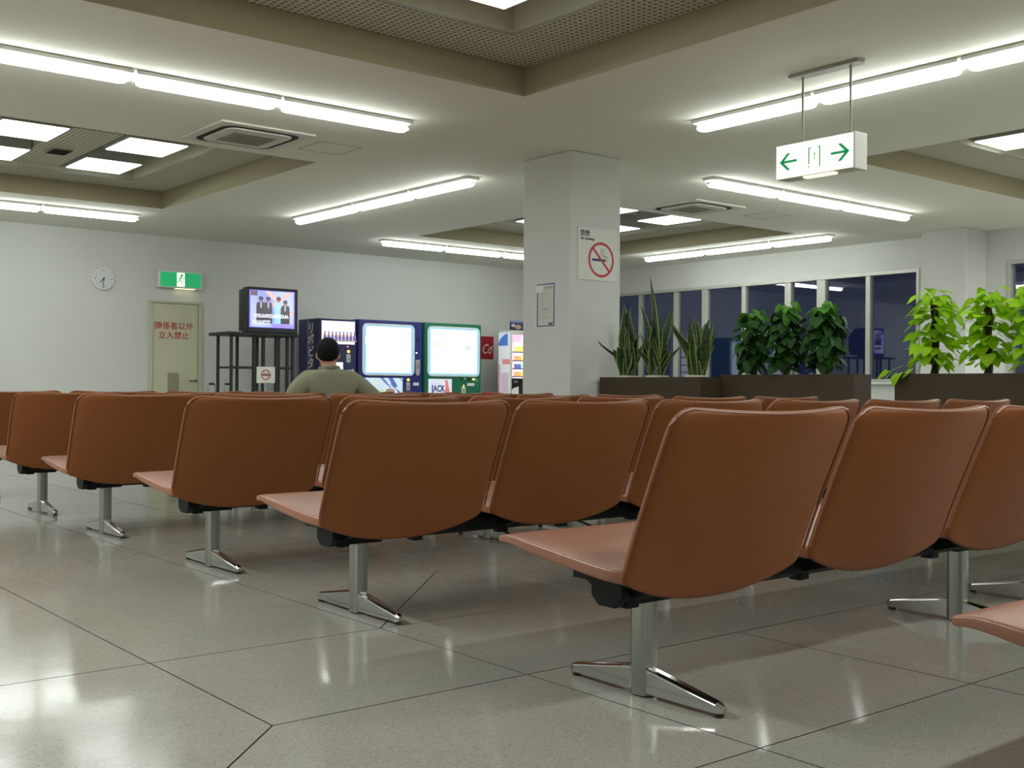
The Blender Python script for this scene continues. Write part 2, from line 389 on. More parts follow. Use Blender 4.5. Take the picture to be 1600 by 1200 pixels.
for nm, c in COF.items():
    inn = (c[0]+IN, c[1]-IN, c[2]+IN, c[3]-IN)
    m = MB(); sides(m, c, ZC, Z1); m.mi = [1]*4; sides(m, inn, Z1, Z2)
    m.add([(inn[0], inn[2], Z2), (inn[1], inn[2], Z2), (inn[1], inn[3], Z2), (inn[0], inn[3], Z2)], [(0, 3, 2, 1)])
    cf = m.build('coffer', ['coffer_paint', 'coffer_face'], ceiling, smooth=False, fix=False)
    p = MB(); ring(p, (c[0]+.006, c[1]-.006, c[2]+.006, c[3]-.006), inn, Z1-.001); pf = p.build('perforated_board', 'perforated', cf, smooth=False, fix=False)
    e = MB()
    for (x0, x1, y0, y1) in ((inn[0], inn[1], inn[2]-.012, inn[2]), (inn[0], inn[1], inn[3], inn[3]+.012), (inn[0]-.012, inn[0], inn[2]-.012, inn[3]+.012), (inn[1], inn[1]+.012, inn[2]-.012, inn[3]+.012)):
        e.box(x0, x1, y0, y1, Z1-.014, Z1)
    e.build('edge_trim', 'fixture_grey', cf, smooth=False)
# light panels in the coffers
def light_panel(x, y, label):
    t = thing('ceiling_light_panel', label, 'light', (x, y, 3.04), 0, 'square light panels in the ceiling recesses')
    MB().box(-.29, .29, -.335, .335, .008, .18).build('housing', 'fixture_grey', t, smooth=False)
    MB().box(-.275, .275, -.32, .32, 0, .008).build('diffuser', 'panel_glow', t, smooth=False)
WHO = {'over_near': 'the recess nearest the camera', 'over_door': 'the recess before the door wall', 'over_pillar': 'the recess behind the pillar', 'over_plants': 'the recess beside the arrow sign'}
for nm, pxs, pys in (('over_near', (3.92, 2.80), (4.96, 3.78)), ('over_door', (4.06, 2.96), (10.58, 11.76)), ('over_pillar', (11.19, 10.0), (10.48, 11.62)), ('over_plants', (10.0, 11.15), (5.02, 3.85))):
    for i, x in enumerate(pxs):
        for j, y in enumerate(pys):
            rowp = ('window side' if (x > sum(pxs)/2) else 'inner side'); colp = ('toward the television wall' if y > sum(pys)/2 else 'toward the camera')
            light_panel(x, y, 'square lit panel in %s, %s corner %s' % (WHO[nm], rowp, colp))
t = thing('ceiling_vent', 'small dark ventilation grille between the light panels before the door wall', 'vent', (3.50, 11.4, 3.07))
MB().box(-.24, .24, -1.1, .85, 0, .15).build('perforated_board', 'perforated', t, smooth=False)
MB().box(-.10, .10, -.13, .13, -.012, 0).build('frame', 'ac_grille', t, smooth=False)
for k in range(5): MB().box(-.085, .085, -.11+k*.05, -.11+k*.05+.022, -.02, -.012).build('slat', 'dark_slot', t, smooth=False)

# fluorescent lamps in strips
def lamp(a, b, along, fixed, label):
    L = (b-a); c = (a+b)/2
    t = thing('fluorescent_lamp', label, 'lamp', ((c, fixed, ZC) if along == 'x' else (fixed, c, ZC)), 0 if along == 'x' else PI/2, 'fluorescent lamps in ceiling strips')
    MB().box(-L/2+.01, L/2-.01, -.075, .075, -.028, 0).build('batten', 'lamp_white', t, bevel=.006)
    n = L/2-.03
    prof = [(.0, -.030), (.046, -.032), (.054, -.046), (.052, -.066), (.036, -.084), (.0, -.090)]
    g = MB(); N = 9
    secs = [(-n, .35), (-n+.012, .75), (-n+.04, 1), (n-.04, 1), (n-.012, .75), (n, .35)]
    vs = []; ring_ = [(y, z) for y, z in prof]+[(-y, z) for y, z in prof[-2:0:-1]]; R = len(ring_)
    for x, s in secs: vs += [(x, y*s, -.060+(z+.060)*s) for y, z in ring_]
    fs = [(i*R+k, i*R+(k+1) % R, (i+1)*R+(k+1) % R, (i+1)*R+k) for i in range(len(secs)-1) for k in range(R)]
    fs += [tuple(range(R))[::-1], tuple((len(secs)-1)*R+k for k in range(R))]
    g.add(vs, fs).build('diffuser', 'tube_glow', t)
    for s in (-1, 1): MB().tube([(s*(n-.004), 0, -.058), (s*(n+.022), 0, -.058)], .013, 8).build('lamp_holder', 'lamp_white', t)
STR = [('x', 7.31, [1.6, 2.70, 3.757, 4.875], 'the strip between the two door-side recesses', ('pillar end', 'middle', 'cut end'), True),
       ('y', 6.55, [2.55, 3.663, 4.74, 5.857], 'the strip behind the arrow sign', ('pillar end', 'middle', 'cut end'), True),
       ('y', 6.61, [8.77, 9.814, 10.932, 12.352], 'the strip from pillar to television wall', ('far end', 'middle', 'pillar end'), True),
       ('x', 7.31, [8.337, 9.425, 10.541, 11.83], 'the strip from pillar toward the windows', ('window end', 'middle', 'pillar end'), True),
       ('y', 12.63, [8.907, 9.894, 11.123, 12.336], 'the strip along the window wall', ('far end', 'middle', 'near end'), True),
       ('x', 13.35, [8.447, 9.53, 10.6, 11.7], 'the strip above the vending machines', ('hidden end', 'middle', 'television end'), True),
       ('x', 13.41, [1.7, 2.8, 3.927, 5.057], 'the strip above the wall clock', ('exit-sign end', 'middle', 'outer end'), True)]
for al, fx, bs, who, ends, _ in STR:
    for k in range(3):
        lamp(bs[k], bs[k+1], al, fx, 'fluorescent lamp, %s of %s' % (ends[2-k], who))

# air conditioners
def cassette(x, y, w_, label):
    t = thing('ceiling_air_conditioner', label, 'air conditioner', (x, y, ZC)); h = w_/2
    def rr(s, r, n=5):
        out = []
        for cx, cy, a0 in ((s-r, s-r, 0), (-s+r, s-r, 90), (-s+r, -s+r, 180), (s-r, -s+r, 270)):
            for k in range(n+1): a = math.radians(a0+90*k/n); out.append((cx+r*math.cos(a), cy+r*math.sin(a)))
        return out
    MB().box(-h, h, -h, h, -.016, 0).build('panel', 'ac_white', t, bevel=.006)
    o, i = rr(h*.82, .11), rr(h*.70, .085); n = len(o); m = MB()
    for z in (-.018, -.0155): m.add([(a, b, z) for a, b in o]+[(a, b, z) for a, b in i], [(k, (k+1) % n, n+(k+1) % n, n+k) for k in range(n)])
    m.build('air_slot', 'dark_slot', t, smooth=False)
    MB().prism(rr(h*.69, .08), -.026, -.016).build('centre_panel', 'ac_white', t)
    g = MB().box(-h*.46, h*.46, -h*.46, h*.46, -.030, -.026).build('intake_grille', 'ac_grille', t, smooth=False)
    for k in range(9):
        yy = -h*.42+h*.84*k/8; MB().box(-h*.44, h*.44, yy-.006, yy+.006, -.034, -.030).build('slat', 'ac_grille', g, smooth=False)
cassette(4.13, 8.57, .82, 'white ceiling cassette air conditioner beside the door-wall recess')
cassette(9.6, 8.62, .82, 'white ceiling cassette air conditioner beyond the square pillar')
def hatch(x, y, label):
    t = thing('ceiling_hatch', label, 'hatch', (x, y, ZC))
    fr = MB()
    for a in ((-.2, .2, -.2, -.193), (-.2, .2, .193, .2), (-.2, -.193, -.2, .2), (.193, .2, -.2, .2)): fr.box(*a, -.003, 0)
    fr.build('frame', 'ac_grille', t, smooth=False); MB().box(-.19, .19, -.19, .19, -.002, 0).build('lid', 'ceiling_board', t, smooth=False)
hatch(4.89, 8.55, 'flush square ceiling hatch next to the air conditioner by the recess')
hatch(10.7, 8.45, 'flush square ceiling hatch next to the air conditioner beyond the pillar')

# ------------------------------------------------------------------ benches
def surf(fn, nu, nv):
    return [[fn(-1+2*i/nu, j/nv) for i in range(nu+1)] for j in range(nv+1)]
def shell(A, B):
    """closed shell between two grids"""
    nv, nu = len(A)-1, len(A[0])-1; m = MB(); W = nu+1
    vs = [p for r in A for p in r]+[p for r in B for p in r]; o = W*(nv+1); fs = []
    for j in range(nv):
        for i in range(nu):
            a = j*W+i; fs += [(a, a+1, a+W+1, a+W), (o+a, o+a+W, o+a+W+1, o+a+1)]
    bd = [i for i in range(W)]+[j*W+nu for j in range(1, nv+1)]+[nv*W+i for i in range(nu-1, -1, -1)]+[j*W for j in range(nv-1, 0, -1)]
    for k in range(len(bd)):
        a, b = bd[k], bd[(k+1) % len(bd)]; fs.append((b, a, o+a, o+b))
    m.add(vs, fs); return m, bd
CW = .664
def rnd(t, r, w_): return w_-r+math.sqrt(max(0, r*r-(r-t)**2)) if t < r else w_
VB = [0, .03, .09, .2, .35, .5, .65, .8, .9, .95, .985, 1.]
def back_pt(u, v, off):
    Ht = .43; s = v*Ht                               # distance along the height
    hw = min(rnd(max(Ht-s, 0), .055, CW/2), rnd(max(s, 0), .014, CW/2-.002*(1-v)))
    dip_t = -.012*(1-u*u)*v; dip_b = -.062*(1-abs(u)**2.2)*(1-v)**1.6
    z = .325+.41*v+dip_t+dip_b
    y = -.188-.165*v**1.12-.045*(1-u*u)*(.55+.45*v)+(.045*(1-u*u))*(1-v)**3   # lean, bulge backwards, tuck under
    n = Vector((0, math.cos(.38), math.sin(.38)))
    return Vector((u*hw, y, z))+n*off
def grid_back(off): return [[back_pt(-1+2*i/10, v, off) for i in range(11)] for v in VB]
def seat_pt(u, v, top):
    y = -.175+.470*v; hw = CW/2-.012-(.012*max(0, v-.8)/.2 if v > .8 else 0)-(.03*(.12-v)/.12 if v < .12 else 0)
    z = .338+.055*v+(.014 if v < .9 else .014*(1-v)/.1)
    dome = .028*(1-u**4)*math.sin(PI*min(1, .15+v*.85))
    scoop = -.020*(1-u*u)*math.sin(PI*v)
    if top: z += dome+scoop
    else: z -= .030-.012*max(0, v-.7)/.3
    return Vector((u*hw, y, z))
BENCH = None
def make_bench():
    t = empty('bench_seat')
    for k in range(3):
        cx = .345+.69*k
        A, B = grid_back(0.), grid_back(.024)
        m, bd = shell(B, A); o = m.build('backrest', 'vinyl', t); o.location = (cx, 0, 0)
        s = o.modifiers.new('smooth', 'SUBSURF'); s.levels = s.render_levels = 2; o.data.set_sharp_from_angle(angle=PI)
        W = 11; nv = len(VB)-1
        loop = [(0, j) for j in range(2, nv+1)]+[(i, nv) for i in range(1, 11)]+[(10, j) for j in range(nv-1, 1, -1)]
        p = MB().tube([A[j][i]*1.0+Vector((0, .004, .0)) for i, j in loop], .004, 6).build('highlight_rim', 'highlight_rim', o)  # thin tube added along the outline to give the rounded edge its highlight lines
        ST = [seat_grid(True), seat_grid(False)]
        m, _ = shell(ST[0], ST[1]); o2 = m.build('seat', 'vinyl_seat', t); o2.location = (cx, 0, 0); o2.data.set_sharp_from_angle(angle=PI)
        s = o2.modifiers.new('smooth', 'SUBSURF'); s.levels = s.render_levels = 2
        b = MB().prism([(-.13, .30), (-.13, .285), (-.02, .255), (.06, .255), (.20, .335), (.20, .345), (-.1, .32)], -.16, -.135, 'x').prism([(-.13, .30), (-.13, .285), (-.02, .255), (.06, .255), (.20, .335), (.20, .345), (-.1, .32)], .135, .16, 'x')
        b.box(-.22, .22, -.10, .10, .302, .318)
        bo = b.build('seat_bracket', 'beam_paint', t, smooth=False); bo.location = (cx, 0, 0)
        for s_ in (-1, 1):
            bl = MB().box(-.022, .022, -.085, -.045, .236, .262).build('bolt_block', 'beam_paint', bo, bevel=.003); bl.location = (s_*.15, .04, 0)
    MB().prism([(-.05, .262), (-.038, .25), (.038, .25), (.05, .262), (.05, .298), (.04, .31), (-.04, .31), (-.05, .298)], .17, 1.90, 'x').build('beam', 'beam_paint', t, smooth=False)
    for x0, x1 in ((.145, .17), (1.90, 1.925)):
        MB().prism([(-.056, .262), (-.03, .238), (.03, .238), (.056, .262), (.056, .296), (.03, .318), (-.03, .318), (-.056, .296)], x0, x1, 'x').build('end_cap', 'beam_paint', t, bevel=.004)
    for x in (.278, 1.792):
        g = MB(); poly = []
        for k in range(20):
            a = 2*PI*k/20; r = 1+.05*(k % 2); poly.append((x+.026*r*math.copysign(abs(math.cos(a))**.6, math.cos(a)), .030*r*math.copysign(abs(math.sin(a))**.6, math.sin(a))))
        g.prism(poly, 0.004, .245); lg = g.build('leg', 'brushed_metal', t, smooth=False)
        MB().box(x-.07, x+.07, -.04, .04, .243, .252).build('mounting_plate', 'beam_paint', lg, smooth=False)
        for s in (1, -1):
            prof = [(.0, .019, .010, .078), (.06, .019, .010, .070), (.16, .018, .010, .052), (.25, .015, .010, .036), (.268, .009, .012, .028)]
            vs = []
            for y, hw, z0, z1 in prof: vs += [(x-hw, s*y, z0), (x+hw, s*y, z0), (x+hw, s*y, z1-.006), (x+hw*.55, s*y, z1), (x-hw*.55, s*y, z1), (x-hw, s*y, z1-.006)]
            fs = [(i*6+k, i*6+(k+1) % 6, (i+1)*6+(k+1) % 6, (i+1)*6+k) for i in range(4) for k in range(6)]+[tuple(range(6)), tuple(24+k for k in range(6))]
            f = MB().add(vs, fs).build('foot', 'polished_metal', lg, smooth=False, bevel=.002)
            MB().lathe([(0, 0), (.013, 0), (.013, .011), (0, .011)], (x, s*.25, 0), 12).build('glide', 'rubber', lg)
    return t
def seat_grid(top):
    VS = [0, .03, .12, .35, .55, .75, .9, .978, 1.]
    US = [-1, -.98, -.86, -.5, 0, .5, .86, .98, 1]
    return [[seat_pt(u, v, top) for u in US] for v in VS]
ROWY = [.74, 2.026, 3.366, 4.60, 5.95, 7.167, 8.43]
ROWX = [1.775, 1.80, 1.77, 1.79, 1.80, 1.84, 1.85]
ORD = ['behind the front row, only its seat edge in view', 'in the front row nearest the camera', 'in the second row from the camera', 'in the third row from the camera', 'in the fourth row from the camera', 'in the fifth row, where the man sits', 'in the sixth and last row']
proto = make_bench()
for r, (y, x) in enumerate(zip(ROWY, ROWX)):
    for k in range(2):
        b = proto if (r == 0 and k == 0) else copy_tree(proto)
        b.location = (x+2.072*k, y, 0)
        tag(b, 'brown vinyl three-seat bench %s, %s' % (ORD[r], ('aisle end', 'planter end')[k]), 'bench', 'three-seat benches in rows')

# ------------------------------------------------------------------ wall clock, exit sign, door
t = thing('wall_clock', 'round white wall clock with black hands at half past seven', 'clock', (5.21, YL, 2.185))
def disc(r, y0, y1, n=40):
    return [(r*math.cos(2*PI*k/n), r*math.sin(2*PI*k/n)) for k in range(n)]
MB().prism(disc(.148, 0, 0), -.04, 0, 'y').build('case', 'clock_white', t, bevel=.008)
MB().prism(disc(.128, 0, 0), -.043, -.04, 'y').build('dial', 'clock_face', t)
def hand(nm, ang, L, w_):
    a = math.radians(ang); d = (math.sin(a), math.cos(a)); n = (d[1], -d[0])
    p = [(-d[0]*.02+n[0]*w_, -d[1]*.02+n[1]*w_), (-d[0]*.02-n[0]*w_, -d[1]*.02-n[1]*w_), (d[0]*L-n[0]*w_*.6, d[1]*L-n[1]*w_*.6), (d[0]*L+n[0]*w_*.6, d[1]*L+n[1]*w_*.6)]
    MB().prism(p, -.048, -.045, 'y').build(nm, 'black', t, smooth=False)
hand('hour_hand', 225, .07, .006); hand('minute_hand', 181, .11, .005)
for k in range(12):
    a = k*PI/6; q = .112; s = .010 if k % 3 == 0 else .005
    MB().box(q*math.sin(a)-s, q*math.sin(a)+s, -.0445, -.043, q*math.cos(a)-s, q*math.cos(a)+s).build('hour_mark', 'fixture_grey', t, smooth=False)

t = thing('exit_sign', 'green lit exit sign on the wall above the cream door', 'exit sign', (6.25, YL, 2.235))
MB().box(-.31, .31, -.10, 0, -.118, .118).build('housing', 'exit_white', t, bevel=.01)
MB().box(-.29, .29, -.104, -.10, -.098, .098).build('face', 'sign_green', t, smooth=False)
MB().box(-.055, .055, -.106, -.104, -.094, .094).build('doorway_pictogram', 'exit_pale', t, smooth=False)
def runner(parent, s, y, m):
    g = MB()
    g.prism([(.018*s*math.cos(a*PI/6)+.012*s, .018*s*math.sin(a*PI/6)+.062*s) for a in range(12)], y-.001, y, 'y')
    for a, b, w_ in (((.006, .042), (-.016, -.002), .014), ((-.016, -.002), (.020, -.030), .010), ((.020, -.030), (.014, -.066), .009), ((-.016, -.002), (-.034, -.034), .010), ((-.034, -.034), (-.064, -.034), .008),
                     ((.004, .038), (-.036, .020), .008), ((-.036, .020), (-.040, -.004), .007), ((.006, .036), (.036, .014), .008), ((.036, .014), (.056, .028), .007)):
        d = (Vector(b)-Vector(a)).normalized(); n = Vector((-d.y, d.x))*w_*s*.6; a, b = Vector(a)*s-d*.003*s, Vector(b)*s+d*.003*s
        g.prism([tuple(a+n), tuple(a-n), tuple(b-n), tuple(b+n)], y-.001, y, 'y')
    return g.build('runner_pictogram', m, parent, smooth=False)
runner(t, 1.0, -.107, 'exit_green')
MB().box(-.06, .22, -.09, -.03, -.124, -.118).build('underside_lens', 'downlight', t, smooth=False)

DX0, DX1, DZ = 5.86, 6.60, 1.945
d = struct(MB().box(DX0-.02, DX0+.03, YL-.03, YL+.0, 0, DZ-.035).box(DX1-.05, DX1, YL-.03, YL, 0, DZ-.035).box(DX0-.02, DX1, YL-.03, YL, DZ-.035, DZ).build('door_1', 'frame_cream', bevel=.004))
lf = MB().box(DX0+.034, DX1-.055, YL-.012, YL-.001, .01, DZ-.04).build('door_leaf', 'door_cream', d, bevel=.003)
text('lettering', '関係者以外', .112, (6.195, YL-.0135, 1.592), FY, 'letter_red', lf, bold=.0006)
text('lettering', '立入禁止', .112, (6.195, YL-.0135, 1.462), FY, 'letter_red', lf, bold=.0006)
lv = MB().box(6.11, 6.27, YL-.016, YL-.012, .53, .955).build('louver', 'louver_tan', lf, smooth=False)
for k in range(14): MB().prism([(YL-.018, .545+k*.029), (YL-.024, .545+k*.029), (YL-.016, .565+k*.029)], 6.118, 6.262, 'x').build('slat', 'louver_tan', lf, smooth=False)
hd = MB().prism([(6.512+.022*math.cos(k*PI/8), .845+.022*math.sin(k*PI/8)) for k in range(16)], YL-.03, YL-.012, 'y')
hd.tube([(6.512, YL-.03, .845), (6.512, YL-.055, .845), (6.40, YL-.055, .838)], .009, 8); hd.build('handle', 'polished_metal', lf)
for z in (.35, 1.6): MB().box(5.888, 5.9, YL-.02, YL-.010, z, z+.1).build('hinge', 'silver', lf, smooth=False)

# ------------------------------------------------------------------ television and its rack
t = thing('television', 'black box television showing four people on its lit screen', 'television', (6.94, 13.6, 1.475))
MB().box(-.365, .365, 0, .16, 0, .60).build('front_shell', 'tv_black', t, bevel=.012)
tb = MB().add([(-.355, .16, .02), (.355, .16, .02), (.355, .16, .58), (-.355, .16, .58), (-.355, .28, .03), (.355, .28, .03), (.355, .28, .57), (-.355, .28, .57), (-.2, .5, .08), (.2, .5, .08), (.2, .5, .40), (-.2, .5, .40)],
     [(0, 1, 5, 4), (1, 2, 6, 5), (2, 3, 7, 6), (3, 0, 4, 7), (4, 5, 9, 8), (5, 6, 10, 9), (6, 7, 11, 10), (7, 4, 8, 11), (8, 9, 10, 11)])
tb.build('rear_housing', 'tv_black', t)
def tvpic(u, v):
    c = (.20, .30, .95)
    g = .6+.4*math.sin(7*u+3*v); c = (c[0]+.3*g, c[1]+.25*g, 1.)
    if abs((u-.52)-(v-.62)*1.1) < .05 and v > .55: c = (.95, .45, .35)
    if abs((u-1.)+(v-.30)*.9) < .06: c = (.9, .5, .4)
    if u < .17 and v > .85: c = (.15, .08, .10)
    for hx, hy, sl, cl in ((.25, .75, 1., (.05, .03, .04)), (.41, .75, .9, (.04, .03, .05)), (.64, .76, .9, (.35, .62, .75)), (.79, .68, 1., (.03, .025, .03))):
        if (u-hx)**2/.0022+(v-hy)**2/.0042 < 1: c = (.30, .14, .16)
        if (u-hx)**2/.0026+(v-hy-.035)**2/.0028 < 1: c = (.06, .03, .07)
        if v < hy-.06 and abs(u-hx) < .10*sl-.05*max(0, v-hy+.14)/.14 and v > .12: c = cl
        if abs(u-hx) < .016 and hy-.22 < v < hy-.06: c = (.55, .6, .8)
    k = int(u*34)
    if .27 < v < .37 and .10 < u < .86 and (int(u*60)+int(v*50)*2) % 5 not in (0, 3): c = (.85, .9, 1.)
    if .08 < v < .20 and .06 < u < .46 and (int(u*55)+int(v*48)*3) % 5 not in (1, 3): c = (.75, .8, 1.)
    if v < .10 and u > .5: c = (.35, .25, .9)
    if u < .03 or v < .025 or u > .975 or v > .975: c = (.20, .2, 1.)
    return c
lab(picture('screen', .655, .49, 80, 60, tvpic, 'print_screen', t, (-.015, -.0025, .315), FY), 'lit screen with four standing figures')
MB().box(-.2, .2, -.006, 0, .025, .04).build('control_strip', 'navy_dark', t, smooth=False)

t = thing('television_rack', 'black steel tube rack carrying the television', 'rack', (6.8, 13.62, 0))
rk = MB().box(-.53, .50, -.09, .50, 1.435, 1.475).build('top_board', 'rack_black', t, bevel=.006)
for x, y, r in ((-.44, 0, .017), (-.12, 0, .022), (.01, 0, .020), (.20, 0, .021), (.36, 0, .019), (-.44, .4, .017), (-.16, .42, .017), (.12, .4, .017), (.44, .0, .018), (.44, .4, .017)):
    MB().box(x-r, x+r, y-r, y+r, 0, 1.435).build('post', 'rack_black', t, bevel=.003)
for z in (.35, 1.005):
    MB().box(-.44, .44, -.014, .014, z, z+.028).build('crossbar', 'rack_black', t, smooth=False); MB().box(-.44, .44, .388, .412, z, z+.028).build('crossbar', 'rack_black', t, smooth=False)
for x in (-.44, .44): MB().box(x-.012, x+.012, 0, .4, 1.005, 1.03).build('side_bar', 'rack_black', t, smooth=False)

def nosmoke(u, v, small=False):
    c = (.72, .74, .70); du, dv = u-.5, v-.5; r = math.hypot(du, dv)
    if not small:
        if abs(dv+.015) < .033 and -.33 < du < .17: c = (.012, .014, .16) if du < .06 else (.01, .012, .05)
        if abs(dv+.015) < .033 and .19 < du < .25: c = (.50, .45, .42)
        for q in (0, .085):
            x0 = .02+q
            for ax, ay, bx, by in ((x0, .30, x0-.035, .23), (x0-.035, .23, x0+.02, .12), (x0+.02, .12, x0+.13, .085), (x0+.13, .085, x0+.165, .03)):
                L = math.hypot(bx-ax, by-ay); tt = max(0, min(1, ((du-ax)*(bx-ax)+(dv-ay)*(by-ay))/L/L))
                if math.hypot(du-ax-tt*(bx-ax), dv-ay-tt*(by-ay)) < .010 and dv > .03: c = (.12, .17, .17)
        if abs(du+dv)/1.414 < .034 and r < .46: c = (.50, .02, .035)
        if .405 < r < .475: c = (.50, .02, .035)
    else:
        if .27 < r < .345 or (abs(du+dv)/1.414 < .035 and r < .3): c = (.55, .04, .05)
        elif r < .27 and (abs(dv) < .04 or abs(du-.1-.6*(dv-.1)) < .03 and dv > 0): c = (.05, .05, .06)
    return c
t = thing('no_smoking_stand', 'small white no smoking sign on a thin post before the rack', 'sign', (6.53, 13.0, 0))
MB().lathe([(0, 0), (.13, 0), (.13, .012), (.02, .025), (0, .025)]).build('base', 'rack_black', t)
MB().tube([(0, 0, .02), (0, 0, .83)], .011, 10).build('post', 'silver', t)
pl = MB().box(-.125, .125, -.022, -.012, .815, 1.02).build('plate', 'sign_white', t, bevel=.002)
picture('pictogram', .19, .19, 40, 40, lambda u, v: nosmoke(u, v, True), 'print_paper', pl, (0, -.0225, .917), FY, .0006)

for x, lb in ((6.40, 'chrome luggage cart by the door, dark grip on its handle'), (6.63, 'chrome luggage cart nearest the television rack')):
    t = thing('luggage_cart', lb, 'luggage cart', (x, 14.3, 0), 0)
    f = MB()
    for s in (-1, 1): f.tube([(s*.05, 0, .06), (s*.05, 0, .76)], .008, 8)
    f.tube([(-.05, 0, .76), (-.04, 0, .80), (.04, 0, .80), (.05, 0, .76)], .009, 8).tube([(-.05, 0, .45), (.05, 0, .45)], .006, 8)
    f.build('handle_frame', 'chrome_cart', t)
    MB().tube([(-.036, 0, .80), (.036, 0, .80)], .014, 10).build('grip', 'rubber', t)
    MB().box(-.08, .08, -.12, -.01, .05, .06).build('platform', 'chrome_cart', t, bevel=.003)
    for s in (-1, 1): MB().tube([(s*.075, .03, .055), (s*.095, .03, .055)], .055, 16).build('wheel', 'rubber', t)

# ------------------------------------------------------------------ vending machines (fronts at y=14.2)
VY = 14.2
def rrect(x0, x1, z0, z1, r, n=4):
    out = []
    for cx, cz, a0 in ((x1-r, z1-r, 0), (x0+r, z1-r, 90), (x0+r, z0+r, 180), (x1-r, z0+r, 270)):
        for k in range(n+1): a = math.radians(a0+90*k/n); out.append((cx+r*math.cos(a), cz+r*math.sin(a)))
    return out
def machine(x0, x1, ztop, body, label, depth=.6):
    t = thing('vending_machine', label, 'vending machine', (x0, VY, 0))
    W = x1-x0
    MB().box(0, W, .03, depth, .06, ztop).build('cabinet', body, t, bevel=.012)
    MB().box(.004, W-.004, 0, .03, .10, ztop-.004).build('door', body, t, bevel=.012)
    for x in (.06, W-.06):
        for y in (.08, depth-.06): MB().lathe([(0, 0), (.025, 0), (.025, .06), (0, .06)], (x, y, 0), 10).build('foot', 'black', t)
    MB().box(.08, W-.08, -.012, 0, .16, .36).build('delivery_flap', 'navy_dark', t, bevel=.005)
    return t
def coin_set(t, x, z, led='yellow_button'):
    MB().box(x-.035, x+.035, -.008, 0, z-.16, z-.04).build('coin_plate', 'silver', t, bevel=.003)
    MB().prism([(x+.022*math.cos(k*PI/8), z+.022*math.sin(k*PI/8)) for k in range(16)], -.014, 0, 'y').build('coin_button', led, t)
    MB().box(x-.02, x+.02, -.011, -.008, z-.11, z-.10).build('coin_slot', 'black', t, smooth=False)

# navy machine beside the television
t = machine(7.96, 8.585, 1.75, 'navy', 'navy drink machine with white lettering down its side, behind the man')
def lit_top(u, v):
    c = (1., 1., 1.)
    if v < .30: c = (.75, .9, 1.)
    if u < .05: c = (.95, .75, 1)
    return c
fr = MB().prism(rrect(.03, .60, 1.375, 1.728, .05), -.006, 0, 'y').build('display_window', 'navy_dark', t, smooth=False)
picture('backlight', .545, .33, 24, 16, lit_top, 'print_backlit', fr, (.315, -.0065, 1.552), FY, .001)
MB().box(.045, .585, -.075, -.0075, 1.425, 1.432).build('display_shelf', 'white_print', fr, smooth=False)
MB().box(.27, .40, -.006, 0, .93, 1.13).build('lit_selector', 'white_print', t, smooth=False)
picture('selector_glow', .115, .185, 6, 8, lambda u, v: (.8, .93, 1.), 'print_backlit', t, (.335, -.0065, 1.03), FY, .001)
MB().box(.45, .58, -.008, 0, .93, 1.02).build('coin_tray', 'silver', t, bevel=.004)
MB().prism([(.555+.03*math.cos(k*PI/8), .985+.05*math.sin(k*PI/8)) for k in range(16)], -.012, -.008, 'y').build('coin_lever', 'silver', t)
MB().box(.462, .482, -.008, 0, 1.345, 1.36).build('sold_out_light', 'red_led', t, smooth=False)
coin_set(t, .485, 1.285)
MB().box(-.0035, .006, .30, .315, .06, 1.735).build('side_strip', 'silver', t, smooth=False)
MB().box(-.003, .004, .045, .125, .1, 1.735).build('front_edge', 'navy_dark', t, smooth=False)
for k, ch in enumerate('リポビタン'):
    text('side_letter', ch, .175, (-.004, .215, 1.60-k*.167), FX, 'white_print', t, ext=.002, sx=.95, bold=.004)
DRK = t
mats_b = ['leaf_dark', 'letter_blue']
def bottle(x, y, z, s, m, cap, label, group, cat='bottle', name='drink_bottle'):
    t = thing(name, label, cat, (x, y, z), 0, group)
    MB().lathe([(0, 0), (.022*s, 0), (.023*s, .01*s), (.023*s, .075*s), (.010*s, .105*s), (.010*s, .122*s), (0, .122*s)], (0, 0, 0), 12).build('body', m, t)
    MB().lathe([(.0232*s, .025*s), (.0236*s, .027*s), (.0236*s, .06*s), (.0232*s, .062*s)], (0, 0, 0), 12).build('label_band', cap, t)
    MB().lathe([(0, .12*s), (.012*s, .12*s), (.012*s, .138*s), (0, .138*s)], (0, 0, 0), 12).build('cap', cap, t)
mat('bottle_brown_glow', (.40, .20, .26), .3, emit=(.4, .2, .3), es=.12); mat('bottle_label_glow', (.22, .18, .5), .5, emit=(.2, .15, .5), es=.12); mat('carton_yellow', (.65, .42, .10), .5, emit=(.65, .42, .12), es=.5); mat('carton_orange', (.6, .2, .05), .5, emit=(.65, .25, .1), es=.5); mat('carton_teal', (.25, .45, .40), .5, emit=(.3, .5, .45), es=.5); mat('carton_blue', (.06, .08, .22), .5, emit=(.1, .12, .3), es=.4); mat('carton_pale', (.7, .72, .6), .5, emit=(.8, .85, .7), es=.5)  # bottle emission stands in for backlight through the glass; cartons glow too
for k in range(9):
    bottle(7.96+.075+k*.0605, 14.153, 1.432, .95, 'bottle_brown_glow', 'bottle_label_glow', 'small brown tonic bottle in the navy machine, %s from the television side' % ('first second third fourth fifth sixth seventh eighth ninth'.split()[k]), 'tonic bottles in the navy machine')

